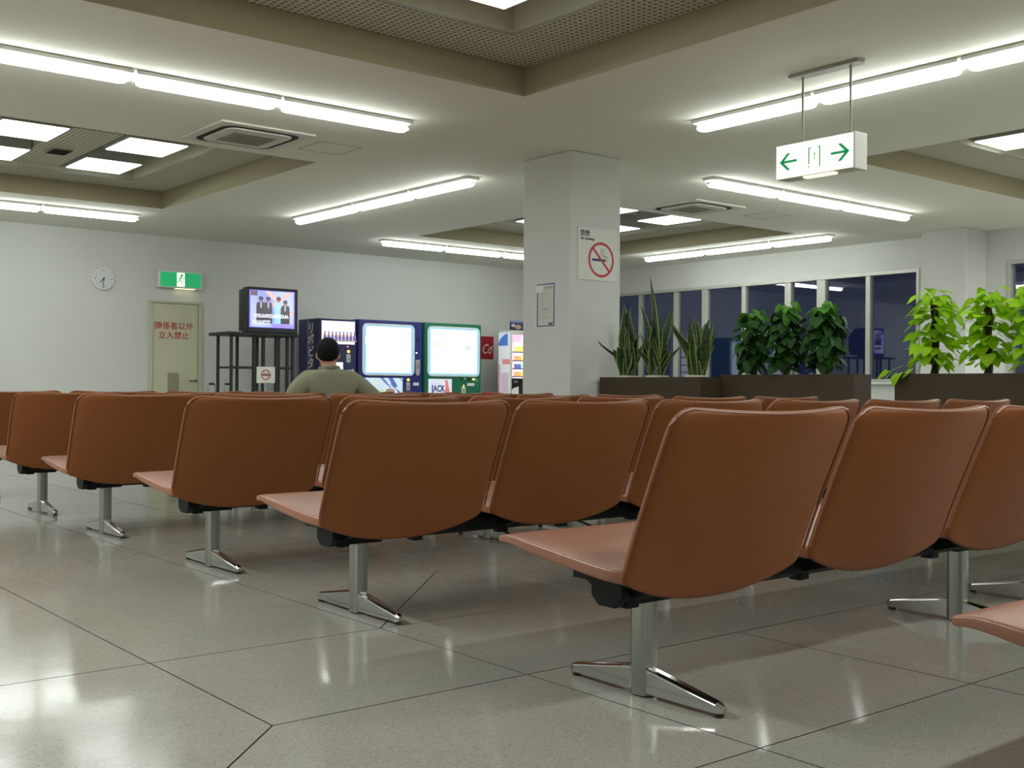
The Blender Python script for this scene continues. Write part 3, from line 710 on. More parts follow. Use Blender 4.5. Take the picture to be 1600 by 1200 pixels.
# blue machine with the large lit window
t = machine(8.62, 9.745, 1.765, 'blue', 'blue food machine with large lit window and food poster')
def lit_blue(u, v):
    c = (1., 1., 1.)
    e = min(u, 1-u, v, 1-v)
    if e < .035: c = (.25, .55, 1.)
    if .03 < u < .14 and (.62 < v < .78): c = (.80, 1., .93)
    if .04 < u < .16 and .05 < v < .14: c = (.85, .98, 1)
    if .62 < u < .76 and .64 < v < .66: c = (.75, .92, .86)
    if .84 < u < .95 and (.30 < v < .33 or .55 < v < .57): c = (.70, .92, .85)
    if .84 < u < .88 and .08 < v < .2: c = (1, .85, .9)
    return c
fw = MB().prism(rrect(.045, .985, .935, 1.722, .09), -.008, 0, 'y').build('window_surround', 'navy', t, smooth=False)
MB().prism(rrect(.055, .975, .945, 1.712, .08), -.0085, -.0082, 'y').build('window_backing', 'white_print', fw, smooth=False)
picture('lit_menu', .86, .72, 48, 36, lit_blue, 'print_backlit', fw, (.515, -.0088, 1.328), FY, .001)
def food(u, v):
    c = (.75, .88, 1.)
    if (u+.6*v) % .5 < .14 and (u*7+v*3) % 1 < .6: c = (.16, .26, .75)
    for cx, cy, a, b in ((.17, .45, .13, .20), (.68, .38, .17, .26)):
        du, dv = (u-cx), (v-cy); p, q = du*.8+dv*.6, -du*.6+dv*.8
        r = (p/a)**2+(q/(b*.62))**2
        if r < 1: c = (.92, .92, .98)
        if r < .5: c = (.45, .36, .30) if (u*23+v*31) % 1 < .6 else (.25, .18, .2)
    if (u-.49)**2/.004+(v-.30)**2/.02 < 1: c = (.75, .82, .45)
    if .78 < u+.3*(v-.5) < .90 and v > .55: c = (.10, .18, .60)
    if .55 < u < .66 and v < .16: c = (.08, .1, .55)
    return c
picture('food_poster', .69, .31, 60, 30, food, 'print_dim', t, (.42, -.002, .755), FY)
MB().box(.0, .69, 0, .001, 0, .001).build('poster_edge', 'white_print', t, smooth=False).location = (.075, -.002, .60)
MB().prism([(.995, 1.19), (1.075, 1.19), (1.075, .99), (1.055, .95), (1.015, .95), (.995, .99)], -.010, 0, 'y').build('coin_return', 'silver', t, bevel=.003)
MB().box(1.01, 1.06, -.014, -.010, 1.06, 1.12).build('bill_slot', 'fixture_grey', t, smooth=False)
coin_set(t, .865, .885)
MB().box(.96, 1.06, -.003, 0, .80, .845).build('notice_label', 'white_print', t, smooth=False)
MB().box(1.005, 1.022, -.006, 0, 1.285, 1.302).build('ready_light', 'white_led', t, smooth=False)
MB().box(1.02, 1.06, -.003, 0, 1.47, 1.53).build('sticker', 'navy_dark', t, smooth=False)

# green machine
t = machine(9.785, 10.87, 1.768, 'green', 'green drink machine with large lit window and JACK poster')
def lit_green(u, v):
    c = (1., 1., 1.); e = min(u, 1-u, v, 1-v)
    if e < .035: c = (.25, .62, .95)
    if .05 < u < .28 and .62 < v < .70 and int(u*50) % 3: c = (.62, .95, .55)
    if .72 < u < .85 and .56 < v < .64 and (int(u*60)+int(v*40)) % 3: c = (.45, .55, .85)
    if .05 < u < .075 and .38 < v < .48: c = (.45, .55, .75)
    if .14 < u < .155 and .38 < v < .46: c = (.7, .95, .85)
    if .84 < u < .92 and (.32 < v < .34 or .52 < v < .54 or .08 < v < .10): c = (.78, .92, 1.)
    if .05 < u < .10 and .18 < v < .22: c = (.75, 1, .85)
    return c
fw = MB().prism(rrect(.035, 1.06, .935, 1.725, .09), -.008, 0, 'y').build('window_surround', 'green', t, smooth=False)
MB().prism(rrect(.045, 1.05, .945, 1.715, .08), -.0085, -.0082, 'y').build('window_backing', 'white_print', fw, smooth=False)
picture('lit_menu', .95, .72, 60, 36, lit_green, 'print_backlit', fw, (.5475, -.0088, 1.33), FY, .001)
def jack(u, v):
    c = (.80, .84, .98)
    if .66 < u and u < .97:
        a = .70+.02*math.sin(v*4); wd = .22-.12*max(0, v-.2)**.7
        if a-(.02 if v < .5 else -.02) < u < a+wd and v < .95: c = (.85, .22, .28)
    if .13 < u < .45 and .745 < v < .775 and int(u*60) % 3: c = (.55, .6, .85)
    if .25 < u < .5 and .22 < v < .25 and int(u*60) % 3: c = (.6, .65, .9)
    return c
po = picture('drink_poster', .44, .30, 44, 30, jack, 'print_dim', t, (.29, -.002, .755), FY)
text('poster_lettering', 'J', .185, (.145, -.0045, .735), FY, 'letter_blue', t, sx=.8, bold=.004)
text('poster_lettering', 'ACK', .135, (.268, -.0045, .752), FY, 'letter_blue', t, sx=.78, bold=.004)
MB().box(.70, .78, -.004, 0, .69, .78).build('bottle_sticker', 'off_white', t, smooth=False)
MB().box(.715, .765, -.005, -.004, .70, .755).build('sticker_print', 'louver_tan', t, smooth=False)
MB().prism([(.725, .78), (.755, .78), (.748, .82), (.732, .82)], -.004, 0, 'y').build('sticker_tip', 'carton_yellow', t, smooth=False)
MB().box(.81, .95, -.003, 0, .80, .845).build('notice_label', 'white_print', t, smooth=False)
for k, (x, z) in enumerate(((.70, .905), (.76, .915), (.84, .90), (.93, .905), (.97, .90))):
    MB().prism([(x+.022*math.cos(a*PI/6), z+.018*math.sin(a*PI/6)) for a in range(12)], -.012, 0, 'y').build('coin_knob', ('black', 'silver', 'black', 'yellow_button', 'silver')[k], t)
for z in (.87, .82): MB().box(1.0, 1.012, -.004, 0, z, z+.012).build('screw_cover', 'white_print', t, smooth=False)

# pale machine behind the pillar
t = machine(11.47, 12.50, 1.71, 'off_white', 'pale snack machine with coloured side, half hidden behind the pillar', depth=.34)
def deco(u, v):
    c = (.92, .93, 1.)
    if v > .80 and (u-1)**2+((v-.80)/.18)**2*1. < 1.05 and u < .8: c = (.10, .22, .75)
    elif v > .78: c = (.8, .85, .98)
    if .52 < v < .60 and u > .35: c = (.9, .30, .34)
    if .06 < v < .52 and u < .18: c = (.85, .45, .55)
    if .10 < v < .40 and .25 < u < .9: c = (.62, .50, .60) if (u*9+v*33) % 1 < .5 else (.85, .75, .85)
    return c
picture('side_graphic', .30, 1.10, 24, 80, deco, 'print_dim', t, (-.001, .165, 1.13), FX)
ins = MB().box(.02, .80, -.006, 0, .93, 1.64).build('display_window', 'white_print', t, smooth=False)
picture('backlight', .77, .70, 12, 12, lambda u, v: (1., .55, .72) if v > .86 and u < .25 else (1, 1, 1) if u > .08 else (1., .7, .8), 'print_backlit', ins, (.41, -.0065, 1.285), FY, .001)
for z in (1.36, 1.22, 1.09, .965): MB().box(.025, .795, -.10, -.0075, z-.014, z).build('shelf', 'blue', ins, smooth=False)
MB().box(.02, .80, -.012, 0, .60, .92).build('door_panel', 'black', t, smooth=False)
for x in (.07, .115): MB().lathe([(0, 0), (.018, .0), (.018, .008), (0, .008)], (0, 0, 0), 14).build('lock_ring', 'silver', t).matrix_local = Matrix.Translation((x, -.012, .875)) @ Matrix.Rotation(PI/2, 4, 'X')
ppr = MB().add([(.0, -.03, .64), (.12, -.06, .67), (.15, -.02, .80), (.02, -.01, .76)], [(0, 1, 2, 3)]).build('hanging_leaflet', 'white_print', t, smooth=False)
ppr.modifiers.new('thick', 'SOLIDIFY').thickness = .002
def carton(x, z, m, h, label, grp):
    t = thing('snack_carton', label, 'carton', (x, VY-.055, z), 0, grp)
    MB().box(-.025, .025, -.02, .02, 0, h).build('body', m, t, bevel=.003)
    MB().prism([(-.02, h), (.02, h), (.0, h+.015)], -.025, .025, 'x').build('gable_top', 'carton_pale', t, smooth=False)
RW = [(1.36, ('carton_yellow', 'carton_yellow', 'carton_pale'), 'top', .085), (1.22, ('carton_orange', 'carton_yellow', 'carton_pale'), 'second', .075), (1.09, ('carton_blue', 'carton_teal', 'carton_teal'), 'third', .075), (.965, ('carton_orange', 'carton_yellow', 'carton_pale'), 'bottom', .075)]
ONUM = ('first', 'second', 'third', 'fourth', 'fifth')
for z, ms, rn, h in RW:
    for k in range(5):
        mname = ms[min(k//2, 2)]; cn = mname.split('_')[1]
        carton(11.47+.065+k*.066, z, mname, h, '%s carton on the %s shelf of the pale snack machine, %s from its coloured side' % (cn, rn, ONUM[k]), 'snack cartons on the %s shelf' % rn)
t = thing('advert_board', 'dark photo advert standing on the pale snack machine', 'poster', (11.62, VY+.02, 1.712))
MB().box(-.15, .15, 0, .012, 0, .15).build('board', 'black', t, smooth=False)
def adv(u, v):
    c = (.03, .03, .09)
    if v > .78: c = (.12, .12, .35) if int(u*24) % 3 else (.35, .35, .6)
    if (u-.55)**2/.05+(v-.35)**2/.07 < 1: c = (.45, .20, .10) if (u*11+v*7) % 1 < .6 else (.65, .5, .3)
    if (u-.2)**2/.02+(v-.5)**2/.03 < 1: c = (.5, .5, .6)
    return c
picture('print', .296, .146, 40, 24, adv, 'print_paper', t, (0, -.001, .075), FY, .001)

t = thing('wall_sign', 'red sign with white script on the wall beside the green machine', 'sign', (11.62, YL, 1.45))
MB().box(-.20, .19, -.012, 0, -.19, .19).build('board', 'coke_red', t, bevel=.003)
tx = text('script_lettering', 'Co', .23, (.06, -.0135, -.03), FY, 'white_print', t, sx=.75); tx.data.transform(Matrix.Shear('XY', 4, (.25, 0)) if False else Matrix(((1, .25, 0, 0), (0, 1, 0, 0), (0, 0, 1, 0), (0, 0, 0, 1))))
MB().tube([(.10, -.014, -.01), (.14, -.014, .01), (.18, -.014, .035)], [.004, .008, .003], 6).build('swash', 'white_print', t)
t = thing('recycling_bin', 'red recycling bin with two round holes beside the green machine', 'bin', (11.19, 14.45, 0))
MB().box(-.17, .17, -.16, .16, 0, .58).build('body', 'red_paint', t, bevel=.012)
MB().prism([(-.17, .58), (.17, .58), (.17, .66), (.05, .695), (-.17, .695)], -.175, .175, 'x').build('lid', 'red_paint', t, bevel=.008)
for x in (-.08, .08): MB().prism([(x+.05*math.cos(k*PI/10), .635+.03*math.sin(k*PI/10)) for k in range(20)], -.176, -.165, 'y').build('opening', 'black', t)

# ------------------------------------------------------------------ signs on the pillar
t = thing('no_smoking_sign', 'large square white no smoking sign on the pillar', 'sign', (6.815, 7.24, 1.953))
MB().box(-.235, .235, -.008, 0, -.23, .23).build('board', 'sign_white', t, bevel=.002)
picture('pictogram', .325, .325, 90, 90, nosmoke, 'print_paper', t, (.04, -.0082, -.045), FY, .0006)
text('lettering', '禁煙', .058, (-.155, -.0095, .172), FY, 'black', t, bold=.0)
text('lettering', 'No Smoking', .032, (-.205, -.0095, .128), FY, 'black', t, align='LEFT')
t = thing('notice', 'white paper notice with blue border taped to the pillar', 'notice', (6.5, 7.56, 1.51))
def notc(u, v):
    c = (.60, .61, .58)
    if u < .05 or u > .95 or v < .03 or v > .97: c = (.70, .74, .76)
    elif u < .115 or u > .885 or v < .055 or v > .95: c = (.03, .07, .22)
    elif .86 < v < .90 and .40 < u < .84: c = (.50, .33, .28)
    elif (v*26) % 1 < .34 and .18 < u < .55+.22*math.sin(v*60) and .22 < v < .80 and (u*29) % 1 < .65: c = (.45, .46, .45)
    if .40 < v < .412 and .30 < u < .66: c = (.10, .2, .22)
    if (u-.75)**2/.012+(v-.11)**2/.003 < 1: c = (.03, .04, .09)
    if (u-.75)**2/.007+(v-.14)**2/.002 < 1: c = (.65, .66, .6)
    if (u-.22)**2/.035+(v-.86)**2/.0065 < 1: c = (.80, .80, .80)
    return c
picture('paper', .27, .40, 54, 80, notc, 'print_paper', t, (-.001, 0, 0), FX, .001)
MB().prism([(.085+.05*math.cos(k*PI/10), .145+.035*math.sin(k*PI/10)) for k in range(20)], -.005, -.0015, 'x').build('round_sticker', 'white_print', t)

# ------------------------------------------------------------------ hanging arrow sign
t = thing('hanging_exit_sign', 'lit white sign with two green arrows hanging from the ceiling', 'exit sign', (6.07, 4.375, 2.26))
MB().prism([(-.05, -.30), (.0, -.32), (.05, -.30), (.05, .22), (.0, .24), (-.05, .22)], ZC-2.26-.022, ZC-2.26, 'z').build('ceiling_bracket', 'rod_grey', t, bevel=.003)
for y in (-.22, .14): MB().tube([(0, y, .115), (0, y, ZC-2.26-.02)], .008, 10).build('rod', 'rod_grey', t)
MB().box(-.062, .062, -.285, .30, -.108, .113).build('housing', 'exit_white', t, bevel=.004)
MB().box(-.066, .066, -.297, -.285, -.112, .117).build('end_plate', 'exit_white', t, bevel=.004)
MB().box(-.0665, -.062, -.283, .297, -.105, .110).build('face', 'exit_lit', t, smooth=False)
def arrow(y0, s):
    g = MB(); x0, x1 = -.0685, -.0668
    g.prism([(y0+s*.055, .008), (y0-s*.065, .008), (y0-s*.065, -.008), (y0+s*.055, -.008)], x0, x1, 'x')
    for q in (1, -1): g.prism([(y0-s*.08, 0), (y0-s*.02, q*.055), (y0+s*.005, q*.055), (y0-s*.052, 0)], x0, x1, 'x')
    g.build('arrow', 'exit_green', t, smooth=False)
arrow(.19, -1); arrow(-.18, 1)
dr = MB()
for a in ((-.045, -.037, -.065, .065), (.037, .045, -.04, .065), (.037, .045, -.062, -.052), (.027, .045, .058, .065), (-.045, -.027, .058, .065)): dr.box(-.0685, -.0668, *a)
dr.box(-.0685, -.0668, -.006, .002, .012, .03).box(-.0685, -.0668, -.004, .0, -.02, .01)
dr.build('doorway_pictogram', 'exit_green', t, smooth=False)
MB().box(-.05, .0, -.13, .10, -.120, -.108).build('underside_lens', 'downlight', t, bevel=.003)

# ------------------------------------------------------------------ planters and plants
def planter(x0, x1, y0, y1, h, label):
    t = thing('planter_box', label, 'planter', ((x0+x1)/2, (y0+y1)/2, 0)); w_, d_ = (x1-x0)/2, (y1-y0)/2; th = .025
    m = MB()
    m.box(-w_, -w_+th, -d_, d_, .04, h).box(w_-th, w_, -d_, d_, .04, h).box(-w_+th, w_-th, -d_, -d_+th, .04, h).box(-w_+th, w_-th, d_-th, d_, .04, h)
    m.build('walls', 'planter_brown', t, smooth=False)
    MB().box(-w_+th, w_-th, -d_+th, d_-th, h-.14, h-.12).build('inner_shelf', 'black', t, smooth=False)
    MB().box(-w_+.03, w_-.03, -d_+.03, d_-.03, 0, .04).build('plinth', 'black', t, smooth=False)
planter(6.82, 7.06, 6.04, 7.20, .875, 'brown planter box against the pillar holding three snake plants')
planter(7.07, 7.29, 4.80, 6.06, .895, 'brown planter box holding three dark green climbing plants')
planter(6.90, 7.16, 3.10, 4.36, .892, 'brown planter box holding bright lime green climbing plants')
def pot(t, r, z0, z1, m='pot_white'):
    MB().lathe([(0, z0), (r*.75, z0), (r*.95, z1-.03), (r*1.06, z1-.03), (r*1.06, z1), (r*.9, z1), (r*.9, z1-.03), (0, z1-.03)], (0, 0, 0), 24).build('pot', m, t)
    MB().lathe([(0, z1-.02), (r*.9, z1-.02), (r*.9, z1-.035), (0, z1-.035)], (0, 0, 0), 20).build('soil', 'soil', t)
def blade(t, bx, by, h, az, lean, w_, tw, curl, z0):
    N = 9; vs = []; fs = []; mi = []; face = math.sin(bx*977+h*131)*.8
    for i in range(N+1):
        s = i/N; wd = 1.3*w_*(.62+.9*s-1.52*s*s*s*s)*(1 if s < .97 else .25); wd = max(wd, .0015)
        r = lean*(s**1.5)+curl*math.sin(s*PI*1.7)*s*1.2
        ang = math.radians(-51)+face+tw*s
        cx, cy, cz = bx+r*math.cos(az), by+r*math.sin(az), z0+h*s*(1-.12*lean/h*s)
        ux, uy = math.cos(ang), math.sin(ang); nx_, ny_ = -uy, ux
        for q, dep in ((-1, .3), (-.80, .12), (0, 0), (.80, .12), (1, .3)):
            vs.append((cx+ux*wd*q+nx_*wd*dep, cy+uy*wd*q+ny_*wd*dep, cz))
    for i in range(N):
        for k in range(4):
            a = i*5+k; fs.append((a, a+1, a+6, a+5)); mi.append(1 if k in (0, 3) else 0)
    m = MB(); m.v = vs; m.f = fs; m.mi = mi
    m.build('leaf', ['blade_green', 'blade_edge'], t, fix=False)
def snake(x, y, label, spec, seed, r=.11):
    rn = random.Random(seed); t = thing('snake_plant', label, 'plant', (x-.06, y-.06, .745), 0, 'snake plants beside the pillar')
    pot(t, .095, 0, .145)
    spec = spec+[(rn.uniform(.24, .44), rn.uniform(0, 360), rn.uniform(.05, .14), .027, .015) for _ in range(9)]
    for h, az, ln, wd, curl in spec:
        a = rn.uniform(0, 2*PI); q = rn.uniform(.0, .05)
        blade(t, q*math.cos(a), q*math.sin(a), h, math.radians(az), ln, wd, rn.uniform(-.7, .7), curl, .115)
# image-right is about -Y/+X: azimuth -51 deg; image-left 129 deg
RT, LT = -51, 129
snake(7.0, 7.04, 'wavy snake plant closest to the pillar in a sunken white pot',
      [(.66, LT+8, .05, .034, .03), (.64, RT+20, .06, .034, .035), (.42, RT, .16, .022, .03), (.40, LT, .12, .022, .02), (.36, LT+20, .20, .016, -.05), (.33, RT-20, .16, .026, 0), (.30, RT+40, .13, .026, 0), (.34, 220, .05, .03, 0), (.44, 40, .05, .026, .03),
       (.46, 250, .08, .024, .03), (.28, LT-30, .12, .03, 0), (.27, 200, .10, .03, 0), (.36, RT+8, .09, .028, .02), (.33, LT+60, .07, .028, 0), (.48, 300, .03, .024, .03), (.38, 170, .1, .024, .02)], 1)
snake(7.0, 6.69, 'tallest snake plant with one long upright blade, middle of three',
      [(.88, LT+10, .06, .042, .0), (.64, LT-15, .14, .026, .0), (.62, RT+15, .11, .030, .0), (.40, LT+5, .21, .030, .02), (.30, RT-10, .17, .028, 0), (.55, 40, .04, .034, 0), (.50, 220, .05, .034, 0), (.27, LT, .14, .030, 0), (.26, RT+30, .08, .032, 0),
       (.46, 250, .03, .032, 0), (.32, 200, .08, .03, 0), (.36, LT+30, .12, .026, 0)], 2)
snake(7.0, 6.25, 'broad spreading snake plant at the planter end, away from the pillar',
      [(.50, LT-5, .17, .028, -.02), (.46, LT+15, .22, .024, -.02), (.50, RT, .10, .030, .02), (.48, RT-10, .16, .030, .02), (.40, RT+10, .21, .028, .02), (.50, 40, .06, .030, .02), (.50, 220, .05, .030, .02), (.47, LT+40, .09, .030, .02), (.46, RT+50, .06, .030, .02), (.50, LT, .07, .030, .02), (.30, LT, .15, .03, 0),
       (.30, RT, .13, .03, 0), (.35, 200, .1, .03, 0), (.42, 260, .1, .028, .02), (.38, RT+25, .12, .026, .02)], 3, .125)
def heart(s):
    out = [(0, 0, 0)]; P = [(.0, .0), (.10, -.10), (.28, -.14), (.42, -.02), (.46, .18), (.38, .48), (.20, .80), (.0, 1.05)]
    vs = []; fs = []
    spine = [(0, y, -.10*(y*1.0)**2) for y in (0, .25, .55, .8, 1.05)]
    L = [(x, y, .10*x-.10*max(y, 0)**2-.05*x*x) for x, y in P[1:-1]]; Rr = [(-x, y, z) for x, y, z in L]
    vs = spine+L+Rr; n = 5
    for b, flip in ((n, 0), (n+6, 1)):
        tri = [(0, b, b+1), (0, b+1, b+2), (0, b+2, 1), (1, b+2, b+3), (1, b+3, 2), (2, b+3, b+4), (2, b+4, 3), (3, b+4, b+5), (3, b+5, 4)]
        fs += [t[::-1] if flip else t for t in tri]
    # petiole
    m = MB(); m.add([(x*s, y*s, z*s) for x, y, z in vs], fs)
    return m
LEAFM = {}
def climber(x, y, ztop, label, cat_m, n, rad, size, seed, group, base=.77, extra=(), pale_top=0):
    rn = random.Random(seed)
    t = thing('climbing_plant', label, 'plant', (x, y, base), 0, group)
    pot(t, .088, 0, .11, 'soil' if cat_m == 'leaf_dark' else 'pot_white')
    hh = ztop-base
    MB().tube([(0, 0, .08), (.005, .0, hh*.5), (0, .003, hh-.10)], .020, 10).build('moss_pole', 'moss', t)
    st = MB()
    for k in range(3):
        st.tube([(.026*math.cos(k*2.1+s*7), .026*math.sin(k*2.1+s*7), .09+(hh-.16)*s) for s in [i/14 for i in range(15)]], .005, 6)
    st.build('stem', 'stem', t)
    def leaf(px, py, pz, az, pitch, roll, s, m):
        key = (m, rn.randrange(3))
        if key not in LEAFM:
            o = heart(1).build('leaf', m, None, fix=False); LEAFM[key] = o.data; bpy.data.objects.remove(o)
            me = LEAFM[key]
            for v in me.vertices: v.co.z += .05*math.sin(v.co.y*(3+key[1]))*(key[1]-1); v.co.x *= 1+.1*(key[1]-1)
        o = bpy.data.objects.new('leaf', LEAFM[key]); COL.objects.link(o); o.parent = t
        o.matrix_local = Matrix.Translation((px, py, pz)) @ Matrix.Rotation(az-PI/2, 4, 'Z') @ Matrix.Rotation(pitch, 4, 'X') @ Matrix.Rotation(roll, 4, 'Y') @ Matrix.Scale(s, 4)
    for k in range(n):
        f = (k+.5)/n; z = .19+(hh-.20)*f; az = k*2.399+rn.uniform(-.4, .4)
        rr = rad*(.45+.75*rn.random())*(1-.45*max(0, f-.72)/.28)*(1.0 if f > .12 else .85)
        s = size*rn.uniform(.75, 1.2)*(1-.25*max(0, f-.8)/.2)
        m = cat_m if not (pale_top and f > .86) else 'leaf_pale'  # uppermost leaves take a paler green
        leaf((rr-.35*s)*math.cos(az), (rr-.35*s)*math.sin(az), z+rn.uniform(-.02, .03), az, -(rn.uniform(.35, 1.15) if cat_m == 'leaf_dark' else rn.uniform(.05, .95)), rn.uniform(-.6, .6), s, m)
    for px, py, pz, az, pt, s in extra: leaf(px, py, pz, math.radians(az), pt, .2, s, cat_m)
climber(7.18, 5.80, 1.40, 'dark green climbing plant nearest the snake plants', 'leaf_dark', 140, .14, .088, 11, 'dark climbing plants', pale_top=1)
climber(7.18, 5.48, 1.44, 'dark green climbing plant in the middle of its three', 'leaf_dark', 140, .14, .088, 12, 'dark climbing plants', pale_top=1)
climber(7.18, 5.13, 1.43, 'dark green climbing plant nearest the planter gap', 'leaf_dark', 145, .15, .088, 13, 'dark climbing plants', pale_top=1)
climber(7.03, 4.14, 1.46, 'lime green climbing plant whose leaves spill over the planter end', 'leaf_lime', 125, .165, .086, 21, 'lime climbing plants',
        extra=[(-.03, .20, .13, 120, -.5, .09), (-.12, .26, .125, 135, -.8, .10), (-.06, .22, .17, 150, -.3, .09), (-.15, .18, .12, 170, -.9, .10), (-.10, .12, .15, 165, -.6, .09), (-.10, .30, .14, 100, -.6, .09), (-.03, .03, .70, 20, -.2, .075)])
climber(7.03, 3.76, 1.44, 'lime green climbing plant standing second from the planter gap', 'leaf_lime', 115, .155, .086, 22, 'lime climbing plants')
climber(7.03, 3.44, 1.46, 'lime green climbing plant cut by the picture edge', 'leaf_lime', 120, .17, .086, 23, 'lime climbing plants')

# ------------------------------------------------------------------ the man
def skin_chain(nodes, edges, sub=1):
    me = bpy.data.meshes.new('tmp'); me.from_pydata([n[:3] for n in nodes], edges, [])
    o = bpy.data.objects.new('tmp', me); COL.objects.link(o)
    md = o.modifiers.new('skin', 'SKIN'); me.skin_vertices[0].data[0].use_root = True
    for k, n in enumerate(nodes):
        r = n[3]; me.skin_vertices[0].data[k].radius = r if isinstance(r, tuple) else (r, r)
    o.modifiers.new('sub', 'SUBSURF').levels = sub
    dg = bpy.context.evaluated_depsgraph_get(); out = bpy.data.meshes.new_from_object(o.evaluated_get(dg))
    bpy.data.objects.remove(o)
    bm = bmesh.new(); bm.from_mesh(out); bmesh.ops.recalc_face_normals(bm, faces=bm.faces); bm.to_mesh(out); bm.free(); return out
def ell(c, r, n=20, tilt=0):
    bm = bmesh.new(); bmesh.ops.create_uvsphere(bm, u_segments=n, v_segments=n//2+2, radius=1)
    me = bpy.data.meshes.new('tmp'); bm.to_mesh(me); bm.free()
    me.transform(Matrix.Translation(c) @ Matrix.Rotation(tilt, 4, 'X') @ Matrix.Diagonal((*r, 1))); return me
def fuse(name, meshes, voxel, m, parent, smooth=4):
    bm = bmesh.new()
    for me in meshes: bm.from_mesh(me)
    me = bpy.data.meshes.new(name); bm.to_mesh(me); bm.free()
    o = bpy.data.objects.new(name, me); COL.objects.link(o)
    r = o.modifiers.new('fuse', 'REMESH'); r.mode = 'VOXEL'; r.voxel_size = voxel
    s = o.modifiers.new('soft', 'SMOOTH'); s.iterations = smooth; s.factor = .5
    dg = bpy.context.evaluated_depsgraph_get(); out = bpy.data.meshes.new_from_object(o.evaluated_get(dg))
    bpy.data.objects.remove(o); out.name = name; out.materials.clear(); out.materials.append(M[m]); out.shade_smooth()
    o = bpy.data.objects.new(name, out); COL.objects.link(o); o.parent = parent; return o
MX, MY = 4.045, 7.10           # person origin on the floor below the hips; faces +Y
man = thing('person', 'man in olive polo shirt slouched on a bench facing the television', 'person', (MX, MY, 0), -.16)
PEL = (0, .08, .46)
N_ = [(0, .10, .45, (.15, .11)), (0, .02, .58, (.145, .105)), (0, -.04, .70, (.155, .105)), (0, -.065, .80, (.15, .09)), (0, -.06, .865, (.085, .07)), (0, -.045, .925, (.055, .058)), (0, -.035, .99, (.055, .06)),
      (-.16, -.065, .825, .062), (-.235, -.06, .76, .055), (-.285, -.02, .60, .045), (-.23, .16, .50, .036), (-.17, .24, .485, .030),
      (.16, -.065, .825, .062), (.25, -.075, .765, .055), (.385, -.06, .66, .044), (.50, .08, .53, .036), (.555, .16, .455, .030),
      (-.10, .14, .43, .085), (-.13, .48, .43, .068), (-.13, .66, .28, .052), (-.13, .78, .10, .040), (.10, .14, .43, .085), (.14, .48, .43, .068), (.15, .66, .28, .052), (.16, .78, .10, .040)]
E_ = [(0, 1), (1, 2), (2, 3), (3, 4), (4, 5), (5, 6), (3, 7), (7, 8), (8, 9), (9, 10), (10, 11), (3, 12), (12, 13), (13, 14), (14, 15), (15, 16), (0, 17), (17, 18), (18, 19), (19, 20), (0, 21), (21, 22), (22, 23), (23, 24)]
def chain(ids): return skin_chain([N_[i] for i in ids], [(i, i+1) for i in range(len(ids)-1)])
parts = [chain(c) for c in ((0, 1, 2, 3, 4, 5, 6), (3, 7, 8, 9, 10, 11), (3, 12, 13, 14, 15, 16), (0, 17, 18, 19, 20), (0, 21, 22, 23, 24))]
hc = Vector((0, -.028, 1.015))
HEADS = [ell(hc, (.074, .094, .100)), ell(hc+Vector((0, .03, -.055)), (.058, .070, .065)), ell(hc+Vector((0, .098, -.025)), (.013, .02, .022)),
          ell(hc+Vector((-.076, -.005, -.018)), (.010, .018, .030)), ell(hc+Vector((.076, -.005, -.018)), (.010, .018, .030)),
          ell(hc+Vector((-.03, .088, .005)), (.012, .008, .008)), ell(hc+Vector((.03, .088, .005)), (.012, .008, .008)), ell(hc+Vector((0, .088, -.065)), (.025, .010, .010))]
TURN = Matrix.Translation(hc) @ Matrix.Rotation(-.42, 4, 'Z') @ Matrix.Translation(-hc)
for me in HEADS: me.transform(TURN)
parts += HEADS
def hand_mesh(wx, wy, wz, dx, dy, dz, side):
    d = Vector((dx, dy, dz)).normalized(); s = Vector((d.y, -d.x, 0)).normalized()*side; n = Vector((0, 0, -1)); w0 = Vector((wx, wy, wz))
    out = [chain_mesh([(*(w0-d*.05), .028), (*w0, .026), (*(w0+d*.045), .032), (*(w0+d*.08), .030)])]
    for off, L in ((-.028, .070), (-.010, .082), (.009, .076), (.027, .060)):
        b = w0+d*.082+s*off; c = b+d*L*.5+n*.005; e = b+d*L*.9+n*.024
        out.append(chain_mesh([(*(w0+d*.05+s*off*.8), .012), (*b, .0105), (*c, .0095), (*e, .008)]))
    b = w0+d*.030-s*.032; out.append(chain_mesh([(*(w0+d*.02-s*.012), .014), (*b, .012), (*(b+d*.035-s*.020), .0105), (*(b+d*.06-s*.022+n*.006), .009)]))
    return out
def chain_mesh(nodes): return skin_chain(nodes, [(k, k+1) for k in range(len(nodes)-1)])
parts += hand_mesh(-.16, .25, .485, .4, 1, -.05, 1)+hand_mesh(.56, .165, .447, .4, .7, -.20, -1)
fuse('body', parts, .0065, 'skin', man, 3)
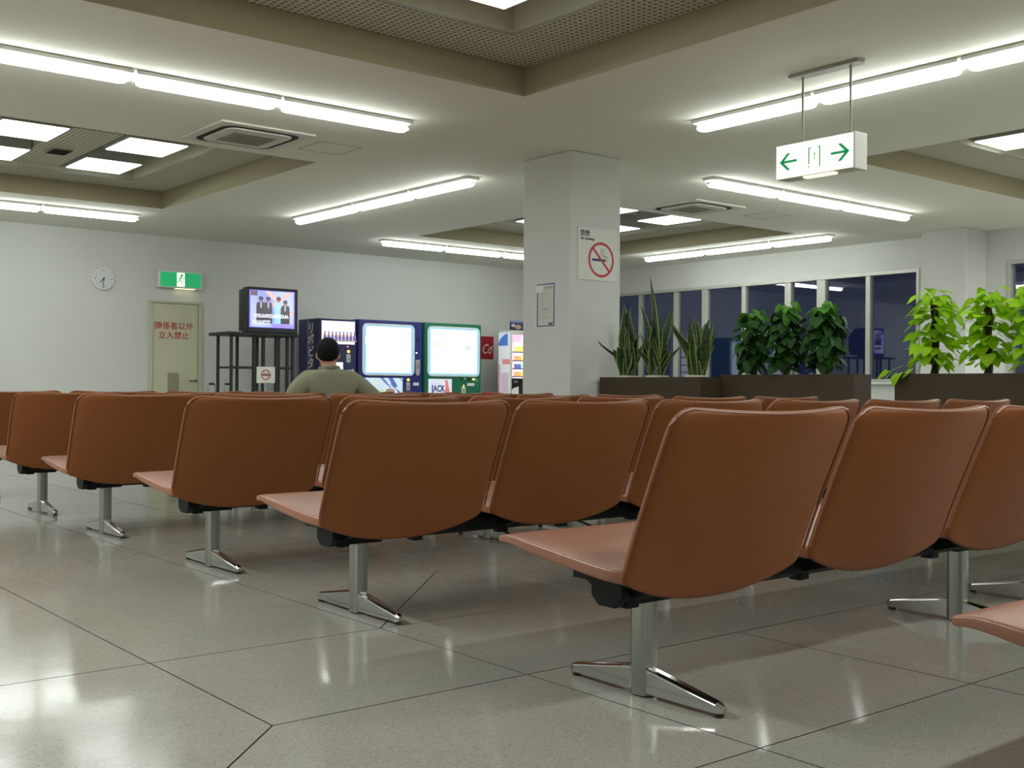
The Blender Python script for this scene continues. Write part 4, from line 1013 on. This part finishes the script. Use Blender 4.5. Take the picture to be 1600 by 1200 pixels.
# hair: cap over the back and crown, nape line
hair = [ell(hc+Vector((0, -.012, .018)), (.083, .098, .096)), ell(hc+Vector((0, -.042, -.008)), (.070, .060, .062)), ell(hc+Vector((-.04, .03, .05)), (.034, .05, .04)), ell(hc+Vector((.04, .03, .05)), (.034, .05, .04))]
ho = fuse('hair', hair, .008, 'hair', man, 2)
bm = bmesh.new(); bm.from_mesh(ho.data)
fr_ = [v for v in bm.verts if v.co.y > hc.y+.055 and v.co.z < hc.z+.045]; bmesh.ops.delete(bm, geom=fr_, context='VERTS'); bm.to_mesh(ho.data); bm.free(); ho.data.transform(TURN)
# polo shirt
SN = [(0, .085, .47, (.172, .135)), (0, .01, .58, (.178, .135)), (0, -.045, .70, (.188, .132)), (0, -.07, .795, (.180, .112)), (0, -.062, .862, (.105, .088)), (0, -.052, .905, (.066, .070)),
      (-.165, -.068, .825, .078), (-.245, -.06, .755, .074), (-.280, -.04, .655, .066), (.165, -.068, .825, .078), (.258, -.075, .757, .074), (.375, -.063, .672, .063)]
SE = [(0, 1), (1, 2), (2, 3), (3, 4), (4, 5), (3, 6), (6, 7), (7, 8), (3, 9), (9, 10), (10, 11)]
so = fuse('polo_shirt', [skin_chain(SN, SE, 2)], .010, 'shirt', man, 4)
MB().tube([(.066*math.cos(a*PI/12), -.050+.066*math.sin(a*PI/12), .905+.012*math.sin(a*PI/12+PI)) for a in range(24)], .013, 8, close=True).build('collar', 'shirt', man)
TN = [(0, .10, .45, (.165, .125)), (-.10, .15, .43, .098), (-.13, .48, .43, .082), (-.13, .66, .28, .068), (-.13, .75, .135, .060), (.10, .15, .43, .098), (.14, .48, .43, .082), (.15, .66, .28, .068), (.16, .75, .135, .060)]
fuse('trousers', [skin_chain(TN, [(0, 1), (1, 2), (2, 3), (3, 4), (0, 5), (5, 6), (6, 7), (7, 8)], 2)], .011, 'trousers', man, 3)
for x in (-.13, .16):
    sh = [(x, .78, .06, .045), (x, .85, .05, .046), (x, .94, .042, .038), (x, .75, .05, .04)]
    fuse('shoe', [skin_chain(sh, [(0, 1), (1, 2), (0, 3)], 2)], .008, 'shoe', man, 2)
